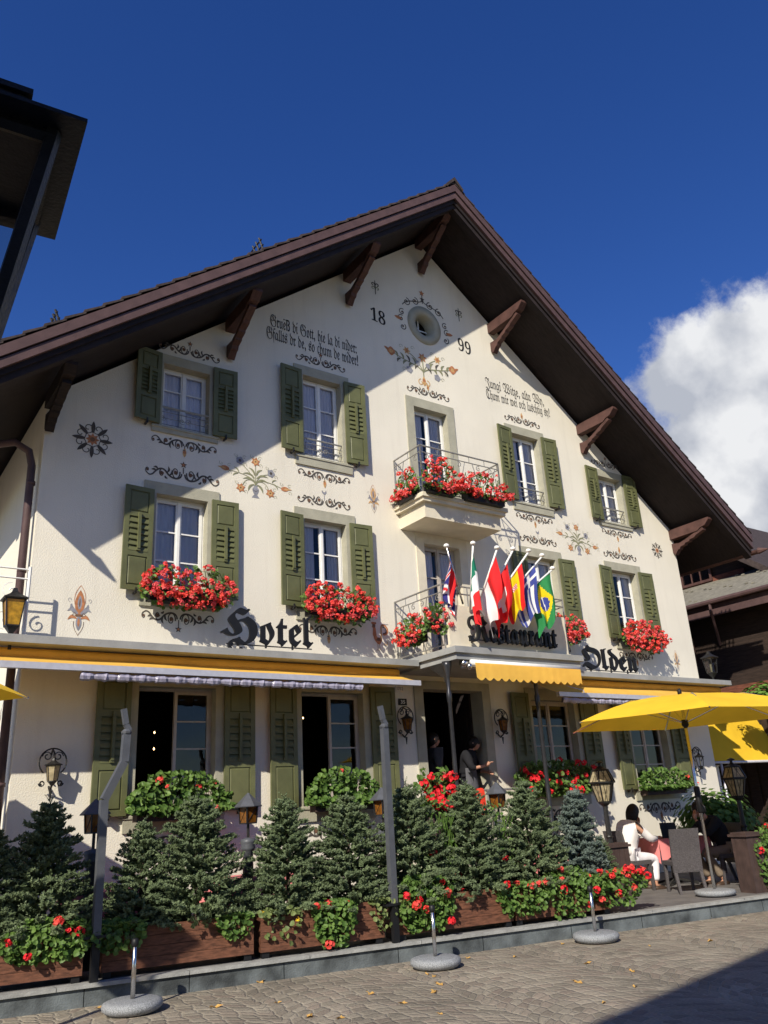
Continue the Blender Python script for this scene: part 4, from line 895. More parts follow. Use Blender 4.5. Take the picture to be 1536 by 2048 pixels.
def geranium(name,label,x0,x1,y,zb,fl,lf,seed,up=.40,down=.22,depth=.20,reds=('petal_red','petal_pink'),box=True,group=None,leafm='leaf',ends=.12,fs=.042,ls=.034,prof=None,axis=None,boxm='black',cat='flower box'):
    """box of geraniums; x0..x1 along the wall at depth y; zb top of the box"""
    rnd=random.Random(seed); cx=(x0+x1)/2; root=thing(name,(cx,y,zb-.17),label,cat,group)
    T=axis or Matrix.Identity(4)
    def P(x,yy,z): return T@Vector((x,yy,z))
    if box:
        g=MB(); g.T=T; g.box(x0+.02,x1-.02,y-.09,y+.09,zb-.17,zb); g.box(x0,x1,y-.10,y+.10,zb-.02,zb+.004); g.build('box',boxm,root)
    g=MB(); F1=MB(); S=MB(); F2=MB()
    def pos():
        x=rnd.uniform(x0-ends,x1+ends); e=1-max(0,abs(x-cx)-(x1-x0)/2*.72)/((x1-x0)/2*.28+ends)*.6
        a=rnd.uniform(-1,1); a=a*up*e if a>0 else a*down*e
        pk=(prof(x) if prof else 1.0); a*=pk if a>0 else 1
        k=1-(abs(a)/(up if a>0 else down+1e-6))**2*.5; o=-depth*rnd.uniform(.2,1)*k-(.06 if a<0 else 0)
        return x,o,a
    for i in range(int(lf*1.4)):
        x,o,a=pos(); c=P(x,y+o*rnd.uniform(.1,1),zb+a); n=T.to_3x3()@Vector((rnd.gauss(0,.6),-1+rnd.gauss(0,.5),.7+rnd.gauss(0,.5))); leafquad(g,c,n,ls*rnd.uniform(.7,1.25),rnd)
    for i in range(14): 
        x=rnd.uniform(x0,x1); S.tube([P(x,y,zb-.02),P(x+rnd.uniform(-.1,.1),y-.06,zb+up*.4),P(x+rnd.uniform(-.15,.15),y-depth*.8,zb+up*.8*(prof(x) if prof else 1))],.006,4)
    fo=OFF[root]; nf=0
    for i in range(fl):
        x,o,a=pos(); c=P(x,y+o*1.12-.02,zb+a+.02); rd=reds[0 if rnd.random()<.6 else 1]; k=fs*rnd.uniform(.72,1.25)/.047; nf+=1
        if nf<=100:
            fm=UMB.setdefault(rd,[]); 
            if len(fm)<7: one=MB(); umbel(one,Vector((0,0,0)),.047,rnd,14,0,Vector((0,-.6,.5))); fo_=one.build('flower',rd,root,off=Vector((0,0,0))); fm.append(fo_.data)
            else: fo_=bpy.data.objects.new('flower',rnd.choice(fm)); C.objects.link(fo_); fo_.parent=root
            fo_.location=c-fo; fo_.scale=(k,k,k); fo_.rotation_euler=(rnd.uniform(-.5,.5),rnd.uniform(-1,1),rnd.uniform(-.7,.7))
        else: umbel(F1 if rd==reds[0] else F2,c,k*.047,rnd,13,0,Vector((0,-.6,.5)))
    g.build('leaves',leafm,root); S.build('stems',leafm,root)
    for Fx,rd in ((F1,reds[0]),(F2,reds[1])):
        if Fx.v: fo_=Fx.build('flowers',rd,root); fo_['kind']='stuff'
    return root
G1='geranium boxes on the upper floors'
geranium('geranium_box','dense red geranium box under the left first-floor window above the word Hotel',3.78,4.98,-.20,4.86,165,300,1,.40,.27,.20,group=G1)
geranium('geranium_box','dense red geranium box under the second first-floor window, left of the entrance balcony',6.42,7.58,-.20,4.86,165,280,2,.36,.28,.20,group=G1)
geranium('geranium_box','red geranium box peeking out behind the Restaurant board and the flags',11.75,12.75,-.20,4.86,120,200,3,.34,.28,.20,group=G1)
geranium('geranium_box','dense red geranium box under the right first-floor window above the word Olden',14.2,15.35,-.20,4.86,170,250,4,.36,.32,.20,group=G1)
geranium('geranium_box','left one of two red geranium boxes on the front of the upper balcony',8.52,9.16,-.93,7.12,85,170,5,.52,.16,.16,group=G1)
geranium('geranium_box','right one of two red geranium boxes on the front of the upper balcony',9.40,10.36,-.93,7.12,95,190,6,.42,.12,.16,group=G1)
RM=Matrix.Translation((8.46,-.45,0))@Matrix.Rotation(-math.pi/2,4,'Z')@Matrix.Translation((-8.46,.45,0))
geranium('geranium_box','red geranium box on the left side rail of the upper balcony',8.20,8.70,-.42,7.10,46,140,9,.44,.12,.06,group=G1,axis=RM)
RM=Matrix.Translation((8.30,-.72,0))@Matrix.Rotation(-math.pi/2,4,'Z')@Matrix.Translation((-8.30,.72,0))
geranium('geranium_box','red geranium box hung on the left side of the lower balcony rail',7.86,8.40,-.70,4.45,46,190,7,.32,.22,.12,group=G1,axis=RM)
geranium('geranium_box','red geranium box between the lower balcony rail and the cream board',8.05,8.30,-1.30,4.5,16,70,8,.28,.25,.12,group=G1)
G2='window boxes on the ground floor'
hump=lambda x:1
geranium('ivy_geranium_box','green leafy box with a few red blooms under the left ground-floor window',3.72,4.92,-.26,1.86,5,900,11,.46,.10,.26,group=G2,ls=.036,boxm='pillar_wood',prof=lambda x:.7+.3*math.sin((x-3.6)*2.2))
geranium('ivy_geranium_box','green leafy box with one red bloom under the second ground-floor window',6.40,7.50,-.26,1.86,3,760,12,.46,.10,.24,group=G2,ls=.036,boxm='pillar_wood',prof=lambda x:.6+.4*math.sin((x-6.2)*2.2))
geranium('ivy_geranium_box','shaded box with dark red blooms between the entrance and the iron column',10.6,12.4,-.30,1.98,26,800,13,.36,.25,.26,group=G2,reds=('petal_crimson','petal_crimson'),ls=.038,fs=.06,boxm='pillar_wood')
geranium('ivy_geranium_box','half sunlit green box under the right ground-floor window above the seated couple',14.0,15.3,-.26,1.82,2,620,14,.34,.08,.24,group=G2,ls=.038,boxm='pillar_wood')
geranium('geranium_pot','tall pot of bright crimson geraniums in front of the entrance',7.72,8.35,-1.15,1.80,20,170,15,.42,.25,.18,reds=('petal_crimson','petal_crimson'),box=False,fs=.075,ls=.045,cat='potted plant')
g=MB(); g.lathe([(.14,.2),(.2,1.5),(.24,1.78),(.26,1.8),(.20,1.8)],12,(8.03,-1.05,0)); o=g.build('pot','pillar_wood',[q for q in C.objects if q.get('label','').startswith('tall pot of bright')][0],True,)
# planters along the kerb
def planter(xa,xb,label):
    r=thing('wooden_planter',((xa+xb)/2,kY((xa+xb)/2,.35),TZ),label,'planter','wooden planters along the kerb'); L=(xb-xa)/math.cos(KA); c=Vector((xa,kY(xa,.13),0)); T=Matrix.Translation(c)@Matrix.Rotation(KA,4,'Z')
    g=MB(); g.T=T; h=.095; n=4; d=.46
    for i in range(n):
        z=.265+i*(h+.004); g.box(0,L,0,.03,z,z+h); g.box(0,L,d-.03,d,z,z+h); g.box(0,.03,.031,d-.031,z,z+h); g.box(L-.03,L,.031,d-.031,z,z+h)
    g.build('boards','planter_wood',r)
    g=MB(); g.T=T; g.box(.031,L-.031,.031,d-.031,.3,.60); g.build('soil','soil',r)
    g=MB(); g.T=T
    for x in (.02,L-.10): g.box(x,x+.08,.02,d-.02,TZ+.002,.264)
    g.build('feet','black',r); return r
for a,b,l in ((-.9,.9,'wooden planter outside the left edge'),(.95,2.68,'brown wooden planter at the far left below the first spruce'),(2.86,4.42,'brown wooden planter between the cranked steel post and the second gap'),(4.50,5.96,'brown wooden planter left of the straight steel post'),(6.14,7.70,'brown wooden planter right of the straight steel post'),(7.74,9.2,'brown wooden planter at the right end of the row, next to the terrace opening'),(13.0,15.0,'wooden planter beyond the kerb pillar at the right edge')): planter(a,b,l)
def spruce_mesh(H,Rb,seed,nsh=1500):
    rnd=random.Random(seed); g=MB(); T=MB(); T.tube([(0,0,-.05),(.01,0,H*.5),(0,.01,H*.97)],[.03,.018,.005],6)
    def shoot(p,d,L,nl=.030):
        u=d.orthogonal().normalized(); w=d.cross(u); st=rnd.uniform(0,6.28)
        for k in range(7):
            b=p+d*L*(k/6.5); an=st+k*2.4; o=(u*math.cos(an)+w*math.sin(an)); n_=nl*(1.1-.5*k/8); tip=b+(o*.85+d*.75)*n_; s_=o.cross(d)*.0078
            g.add([b+s_,b-s_,tip],[(0,1,2)])
        g.add([p+u*.007,p-u*.007,p+d*L],[(0,1,2)])
    lev=23; az0=rnd.uniform(0,6.28)
    for l in range(lev):
        t=(l+.3)/lev; z=H*(.0+.96*t); nb=int(13-6*t)
        for b in range(nb):
            a=az0+l*1.1+2*math.pi*b/nb+rnd.uniform(-.3,.3); Lb=(Rb*(1-t)**.54+.02)*rnd.uniform(.86,1.05); up=rnd.uniform(.05,.50)+.5*t
            d0=Vector((math.cos(a),math.sin(a),up)).normalized(); sd=Vector((-math.sin(a),math.cos(a),0)); m=max(3,int(Lb/.050))
            zz=z+rnd.uniform(-.03,.03)
            for q in range(m):
                u=(q+.6)/m; 
                if u<.38 and l<lev-4: continue
                c=Vector((0,0,zz))+d0*Lb*u+Vector((0,0,-.05*u*u)); k=5 if u<.85 else 7
                for e in range(k):
                    sg=-1 if e%2 else 1; dd=(d0*rnd.uniform(.5,1.1)+sd*sg*rnd.uniform(.2,1.0)+Vector((0,0,rnd.uniform(-.25,.55)))).normalized(); shoot(c,dd,rnd.uniform(.040,.066)*(1.1-.3*t),.025)
    for i in range(5): shoot(Vector((0,0,H*(.93+.015*i))),Vector((rnd.gauss(0,.35),rnd.gauss(0,.35),1)).normalized(),.09)
    for i in range(700):
        t=rnd.random()**1.3; a=rnd.uniform(0,6.28); r=Rb*(1-t)**.56*rnd.uniform(.15,.78); p=Vector((r*math.cos(a),r*math.sin(a),H*(.03+.88*t))); d=Vector((math.cos(a),math.sin(a),rnd.uniform(-.6,.9))).normalized(); u=d.orthogonal().normalized(); w=d.cross(u); L=.085
        for k in range(3): an=k*2.09; s_=(u*math.cos(an)+w*math.sin(an))*.030; g.add([p-d*L*.5,p+s_,p+d*L*.7,p-s_],[(0,1,2,3)])
    return g,T
protos={}
def make_spruce(key,H,Rb,seed,m):
    r=thing('spruce',(0,0,0),'-','tree','small spruces in the planters',proto=True); g,T=spruce_mesh(H,Rb,seed,int(3000*H*Rb/.6)); g.build('crown',m,r); T.build('trunk','bark',r); protos[key]=r
make_spruce('a',1.36,.60,1,'spruce'); make_spruce('b',1.34,.58,2,'spruce'); make_spruce('c',1.36,.62,3,'spruce'); make_spruce('d',1.2,.42,4,'spruce_blue')
first=set(); rr_s=random.Random(12)
def put_spruce(key,px,py,label,o=.40,rz=0,wid=1.0):
    rz=KA+(math.pi if int(rz*2)%2 else 0)
    q=off(px,py,o); H0={'a':1.36,'b':1.34,'c':1.36,'d':1.2}[key]; s=(q.z-.55)/H0
    p=protos[key]; wid*=rr_s.uniform(1.06,1.22); lean=(rr_s.uniform(-.05,.05),rr_s.uniform(-.05,.05),rz)
    if key not in first: first.add(key); r=p; r.location=(q.x,q.y,.55); r.rotation_euler=lean; r.scale=(s*wid,s*wid*.80,s); r['label']=label
    else: r=dup(p,None,(q.x,q.y,.55),rz,label,(s*wid,s*wid*.80,s)); r.rotation_euler=lean
for k,px,py,l,rz,wd in (('a',-14,1655,'spruce cut off by the left edge of the picture',.3,.95),('b',105,1600,'pointed spruce standing under the left wall lantern',1,.92),('a',285,1640,'shorter spruce just right of the cranked steel post',2,.88),('c',400,1588,'tall spruce below the left ground-floor window box',.5,.95),('b',575,1593,'spruce right of the capped path lantern',3.2,.97),('a',690,1588,'spruce left of the straight steel post',4.1,.92),('c',812,1566,'spruce right of the straight steel post beneath the crimson pot',2.2,.95),('b',935,1566,'broad spruce below the entrance column',5,.95),('a',1047,1558,'spruce to the right of the entrance path lantern',.9,.95),('d',1135,1575,'slim blue-grey spruce near the right end of the planters',1,.95)): put_spruce(k,px,py,l,.40,rz,wd)
put_spruce('b',1195,1672,'low bushy spruce at the terrace opening beside the woman',.42,2.5,1.0); put_spruce('c',1556,1582,'spruce at the right edge behind the kerb pillar',.5,1.5,.95)
# trailing geraniums in the planters
TRL='geraniums trailing over the planters'
def trail(px,pyt,pyb,wpx,label,fl,lf,seed,leafm='leaf',reds=('petal_red','petal_crimson'),o=.10,ls=.027,fs=.045):
    A=off(px-wpx/2,(pyt+pyb)/2,o); B=off(px+wpx/2,(pyt+pyb)/2,o); t=off(px,pyt,o).z; b=off(px,pyb,o).z; zb=.64
    T=Matrix.Translation((A.x,A.y,0))@Matrix.Rotation(KA,4,'Z')@Matrix.Translation((-A.x,-A.y,0))
    return geranium('trailing_geranium',label,A.x,A.x+(B.x-A.x)/math.cos(KA),A.y+.05,zb,fl,int(lf*1.7),seed,max(.06,t-zb),max(.06,zb-b),.15,reds,False,TRL,leafm,.06,fs,ls,None,T,cat='trailing plant')
trail(95,1838,1925,160,'trailing geranium with four red blooms at the far left planter',6,330,21)
trail(238,1838,1905,80,'small trailing plant without blooms right of the cranked post',0,120,22)
trail(470,1830,1880,50,'small leafy trailing plant at the gap below the path lantern',0,70,23)
trail(668,1800,1893,66,'trailing geranium with two red blooms hanging below the spruce left of the straight post',4,330,24)
trail(775,1812,1862,50,'yellowish trailing plant at the foot of the straight post',0,70,25,'leaf_pale')
trail(850,1750,1862,90,'trailing geranium with red blooms beside the middle parasol foot',7,520,26)
trail(560,1838,1890,60,'sparse trailing plant with two yellow blooms',2,36,27,'leaf_pale',('petal_yellow','petal_yellow'),fs=.020)
trail(1045,1765,1832,85,'leafy trailing geranium with three red blooms on the planter below the entrance spruces',5,230,28)
trail(1135,1735,1835,75,'trailing geranium with red blooms beside the right parasol foot',5,210,29)
trail(1232,1740,1812,95,'trailing geranium with a bright cluster of red blooms at the terrace opening',22,270,30)
trail(1178,1760,1800,50,'short leafy trailing plant between the two right geraniums',0,140,33)
trail(868,1590,1680,60,'upright geranium with crimson blooms between the two spruces before the entrance',6,210,31,'leaf',('petal_crimson','petal_crimson'),.35)
trail(1556,1650,1790,80,'tall geranium with red blooms at the right edge behind the kerb pillar',11,420,32,o=.3)
trail(990,1600,1700,50,'thin geranium with one crimson bloom under the entrance path lantern',2,110,34,'leaf',('petal_crimson','petal_crimson'),.35)
# ------------------------------------------------------------------ flags
def flag(tip,base,hoist,fly,fn,mats,label,seed,L0=.10,amp=.05,swing=0):
    rnd=random.Random(seed); tip=Vector(tip); base=Vector(base); d=(base-tip).normalized(); root=thing('flag',base,label,'flag','flags above the entrance')
    g=MB(); g.tube([base,tip],.017,8); g.build('pole','white_paint' if seed!=1 else 'steel',root,True)
    g=MB(); g.lathe([(.012,-.01),(.04,.0),(.05,.02),(.04,.045),(.01,.06)],10,tip); g.build('finial','white_paint',root,True)
    nu,nv=30,44; vs=[]; side=Vector((d.x,d.y,0)); side=side.normalized() if side.length>.05 else Vector((1,0,0)); nrm=Vector((side.y,-side.x,0)); ph=rnd.uniform(0,6)
    for i in range(nu+1):
        u=i/nu
        for j in range(nv+1):
            v=j/nv; p=tip+d*(L0+hoist*u*(1-.30*v))+Vector((0,0,-1))*(fly*v*(1-.06*math.sin(u*9+ph)))
            p+=nrm*amp*min(1,v*2.2+.15)*math.sin(u*11+ph+v*1.6)+side*.03*math.sin(v*5+ph)*v+Vector((swing*v,0,0)); vs.append(p)
    g=MB()
    for i in range(nu):
        for j in range(nv): g.add([],[]); g.f.append([i*(nv+1)+j,(i+1)*(nv+1)+j,(i+1)*(nv+1)+j+1,i*(nv+1)+j+1]); g.m.append(fn((i+.5)/nu,(j+.5)/nv))
    g.v=vs; g.build('cloth',mats,root,True); return root
def uk(u,v):
    x=v*2-1; y=u*2-1
    if abs(y)<.17 or abs(x)<.10: return 0
    if abs(y)<.29 or abs(x)<.17: return 1
    dd=abs(abs(x)-abs(y)); return 0 if dd<.08 else 1 if dd<.24 else 2
def italy(u,v): return 0 if v<.333 else 1 if v<.667 else 2
def swiss(u,v):
    x,y=(v-.5)*1.15,(u-.5); return 1 if (abs(x)<.095 and abs(y)<.30) or (abs(y)<.095 and abs(x)<.30) else 0
def spain(u,v):
    if u<.25 or u>.75: return 0
    if .28<v<.42 and .38<u<.64: return 0 if (int(u*30)+int(v*30))%2 else 2
    return 1
def greece(u,v):
    if u<5/9 and v<.37: return 1 if abs(u-2.5/9)<.055 or abs(v-.185)<.037 else 0
    return int(u*9)%2
def brazil(u,v):
    x,y=v-.5,u-.5
    if x*x*2.1+y*y<.048: return 3 if abs(y+.03+x*.2)<.022 else 2
    return 1 if abs(x)/.42+abs(y)/.40<1 else 0
def tp(px,py,Y): q=atY(px,py,Y); return (q.x,q.y,q.z)
flag(tp(893,1094,-1.55),tp(926,1208,-1.34),.58,.70,uk,['fl_red','fl_white','fl_blue'],'British Union flag, leftmost of the row',1,.10,.07,-.13)
flag(tp(946,1089,-2.0),tp(940,1222,-1.46),.46,1.02,italy,['fl_green','fl_white','fl_red'],'green, white and red vertical tricolour flag',2,.08,.05)
flag(tp(994,1098,-2.05),tp(953,1222,-1.46),.88,.78,lambda u,v:0 if u<.5 else 1,['fl_red','fl_white'],'red over white two-striped flag',3,.10,.06,.05)
flag(tp(1026,1100,-2.0),tp(962,1224,-1.46),.74,.80,swiss,['fl_red','fl_white'],'red flag with a white cross',4,.22,.06)
flag(tp(1057,1104,-2.0),tp(972,1226,-1.46),.60,.74,spain,['fl_red','fl_yellow','fl_white'],'red and yellow striped flag with a small crest',5,.22,.05)
flag(tp(1084,1113,-1.95),tp(985,1228,-1.46),.70,.78,greece,['fl_grblue','fl_white'],'blue and white striped flag with a cross canton',6,.22,.06)
flag(tp(1105,1139,-1.9),tp(1000,1230,-1.46),.58,.88,brazil,['fl_brgreen','fl_yellow','fl_grblue','fl_white'],'green flag with a yellow diamond and blue disc, rightmost of the row',7,.06,.05)
# ------------------------------------------------------------------ terrace furniture
def table(x,y,sx,sy,label,rz=0,cloth='pink_cloth',drop=.26):
    r=thing('terrace_table',(x,y,TZ),label,'table'); T=Matrix.Translation((x,y,0))@Matrix.Rotation(rz,4,'Z')
    g=MB(); g.T=T; g.box(-sx,sx,-sy,sy,TZ+.71,TZ+.745); g.build('tabletop','dark_wood',r)
    g=MB(); g.T=T
    for a in (-1,1):
        for b in (-1,1): g.tube([(0,0,TZ+.1),(a*.30,b*.22,TZ+.02)],.02,6)
        g.tube([(a*.02,0,TZ+.08),(a*.02,0,TZ+.71)],.03,8)
    g.build('pedestal','iron',r)
    c=thing('tablecloth',(x,y,TZ+.75),label.replace('table','tablecloth on the table') if 0 else 'pink cloth draped over the '+label,'tablecloth'); g=MB(); g.T=T; e=.012
    n=16; top=[(-sx-e,-sy-e),(sx+e,-sy-e),(sx+e,sy+e),(-sx-e,sy+e)]
    g.add([(p[0],p[1],TZ+.751) for p in top],[(0,1,2,3)])
    for k in range(4):
        a,b=top[k],top[(k+1)%4]; vs=[]
        for i in range(n+1):
            u=i/n; px,py=a[0]+(b[0]-a[0])*u,a[1]+(b[1]-a[1])*u; nx,ny=(b[1]-a[1]),-(b[0]-a[0]); l=math.hypot(nx,ny); w=.02*math.sin(u*19+k)+.02
            vs+=[(px,py,TZ+.751),(px+nx/l*w,py+ny/l*w,TZ+.751-drop-.12*(abs(u-.5)*2)**4)]
        g.add(vs,[(2*i,2*i+1,2*i+3,2*i+2) for i in range(n)])
    g.build('cloth',cloth,c,True); return r
table(12.62,-1.75,.52,.40,'table of the seated couple',-.25)
table(10.2,-1.15,.55,.38,'table behind the left ornate lantern',0)
table(3.35,-.75,.55,.35,'table behind the cranked steel post at the left',0)
table(5.1,-.8,.5,.35,'table behind the middle spruces',0)
def chair(label,x,y,rz,first=[]):
    if first:
        return dup(first[0],None,(x,y,TZ),rz,label)
    r=thing('wicker_chair',(0,0,0),label,'chair','grey wicker terrace chairs',proto=True); g=MB(); w=.23
    g.box(-.22,.24,-w,w,.40,.46); g.build('seat','wicker',r)
    g=MB(); g.prism([(-.22,.30),(-.17,.30),(-.205,.62),(-.27,.93),(-.31,.93),(-.25,.62)],-w,w,'y'); g.build('backrest','wicker',r)
    for sx in (-1,1):
        for sy in (-1,1):
            g=MB(); x0=-.20 if sx<0 else .21; xb=-.30 if sx<0 else .23; y0=sy*(w-.03); t=.024
            zt=.30 if sx<0 else .40
            vs=[(x0+a*t,y0+b*t,zt) for a,b in ((-1,-1),(1,-1),(1,1),(-1,1))]+[(xb+a*t*.8,y0+b*t*.8,0) for a,b in ((-1,-1),(1,-1),(1,1),(-1,1))]
            g.add(vs,[(0,1,5,4),(1,2,6,5),(2,3,7,6),(3,0,4,7),(0,3,2,1),(4,5,6,7)]); g.build('leg','wicker',r)
    r.location=(x,y,TZ); r.rotation_euler=(0,0,rz); first.append(r); return r
LC=Vector((11.55,-1.75)); LR=-.20
chair('wicker chair under the woman in white',LC.x,LC.y,LR)
chair('empty wicker chair with its back to the street',11.72,-2.62,1.0)
MC=Vector((13.15,-2.42)); MR=math.pi-.35
chair('wicker chair under the man in black',MC.x,MC.y,MR)
for (x,y,rz,l) in ((9.5,-1.2,.1,'wicker chair at the table behind the left ornate lantern'),(2.6,-.8,0,'wicker chair behind the leftmost spruces')): chair(l,x,y,rz)
def glass(x,y,z,label):
    r=thing('wine_glass',(x,y,z),label,'glass','wine glasses on the terrace tables'); g=MB(); g.lathe([(.034,.0),(.034,.004),(.005,.008),(.004,.085),(.022,.10),(.036,.135),(.036,.17),(.029,.20)],12,(x,y,z)); g.build('bowl','clear',r,True); return r
tz=TZ+.757
for x,y,l in ((12.45,-1.95,'wine glass nearest the woman on the couple table'),(12.68,-1.60,'wine glass in the middle of the couple table'),(12.82,-1.80,'wine glass nearest the man on the couple table'),(3.15,-.75,'wine glass on the left table behind the spruces'),(5.05,-.8,'wine glass on the table behind the middle spruces')): glass(x,y,tz,l)
b=thing('water_bottle',(12.85,-1.55,tz),'clear bottle with an orange label on the couple table','bottle'); g=MB(); g.lathe([(.036,.0),(.038,.01),(.038,.17),(.015,.22),(.014,.27)],14,(12.85,-1.55,tz)); g.build('body','bottle',b,True); g=MB(); g.lathe([(.0395,.03),(.0395,.11)],14,(12.85,-1.55,tz)); g.build('label','orange_label',b,True)
def menu(x,y,rz,label,z=None,tilt=.5):
    r=thing('menu_card',(x,y,z or tz),label,'menu'); g=MB(); g.T=Matrix.Translation((x,y,(z or tz)))@Matrix.Rotation(rz,4,'Z')@Matrix.Rotation(tilt,4,'Y'); g.box(-.01,.01,-.16,.0,0,.24); g.T=g.T@Matrix.Rotation(.3,4,'Z'); g.box(-.01,.01,.0,.16,0,.24); g.build('cover','black',r)
menu(12.30,-2.02,1.2,'black menu standing on the couple table next to the woman',tilt=.15)
# ------------------------------------------------------------------ people
def skin(name,V,E,mats,parent,sub=2,root=0):
    me=bpy.data.meshes.new(name); me.from_pydata([Vector(p) for p,r in V],E,[]); o=bpy.data.objects.new(name,me); C.objects.link(o)
    m=o.modifiers.new('s','SKIN'); m.use_smooth_shade=True
    for i,(p,r) in enumerate(V):
        d=me.skin_vertices[0].data[i]; d.radius=(r,r) if not hasattr(r,'__len__') else r; d.use_root=(i==root)
    if sub: o.modifiers.new('u','SUBSURF').levels=sub
    dg=bpy.context.evaluated_depsgraph_get(); dg.update(); nm=bpy.data.meshes.new_from_object(o.evaluated_get(dg)); o.modifiers.clear(); o.data=nm; bpy.data.meshes.remove(me)
    nm.materials.clear(); nm.materials.append(M[mats]); nm.polygons.foreach_set('use_smooth',[True]*len(nm.polygons)); o.parent=parent; OFF[o]=Vector((0,0,0)); nm.name=name; return o
def chain(V,E,pts,start=None):
    prev=start
    for p in pts:
        V.append(p); i=len(V)-1
        if prev is not None: E.append((prev,i))
        prev=i
    return prev
def head(g,T,r=.1):
    """sculpted head: T maps local (x forward, z up, origin at the skull centre)"""
    n,m=20,14; vs=[]
    for j in range(m+1):
        ph=math.pi*j/m
        for i in range(n):
            th=2*math.pi*i/n; x,y,z=math.sin(ph)*math.cos(th),math.sin(ph)*math.sin(th),math.cos(ph)
            X=x*.098; Y=y*.076; Z=z*.118
            if z<0: X*=(1-.18*(-z)) if x<0 else 1.0; Y*=1-.28*(-z); X+=.022*(-z) if x>0 else .012*(-z)
            if x>.55:
                if abs(y)<.30 and -.35<z<.18: X+=.020*(1-abs(y)/.30)*(1-abs(z+.14)/.34)     # nose
                if .05<z<.28 and .15<abs(y)<.55: X-=.008                                      # eye sockets
                if -.62<z<-.42 and abs(y)<.35: X+=.006                                        # lips
                if -.52<z<-.46 and abs(y)<.35: X-=.008
                if z<-.75: X+=.006
            vs.append(T@Vector((X,Y,Z)))
    fs=[(j*n+i,j*n+(i+1)%n,(j+1)*n+(i+1)%n,(j+1)*n+i) for j in range(m) for i in range(n)]
    g.add(vs,fs)
    for s in (-1,1): g.tube([T@Vector((-.005,s*.072,.025)),T@Vector((-.012,s*.084,.0)),T@Vector((-.004,s*.074,-.03))],[.012,.017,.008],6)
    E_=MB(); 
    for s in (-1,1): E_.lathe([(.002,-.008),(.011,-.004),(.012,.0),(.011,.004),(.002,.008)],8,T@Vector((.088,s*.032,.018)))
    return E_
def hand(g,w,d,up,curl=.6):
    """palm and five bent fingers; w wrist, d pointing direction, up = back of the hand"""
    d=d.normalized(); s=d.cross(up).normalized(); u=s.cross(d)
    g.tube([w-d*.01,w+d*.03,w+d*.075,w+d*.088],[.024,.034,.036,.02],8)
    for k,(o,l) in enumerate(((-.028,.058),(-.010,.068),(.009,.064),(.026,.050))):
        a=w+d*.080+s*o; dd=d; pts=[a]
        for j,f in enumerate((.45,.32,.23)): dd=(dd-u*curl*.45).normalized(); pts.append(pts[-1]+dd*l*f*1.15)
        g.tube(pts,[.0095,.009,.008,.006],6)
    a=w+d*.03-s*.030; g.tube([a,a-s*.022+d*.022-u*.008,a-s*.028+d*.05-u*.02],[.012,.0105,.008],6)
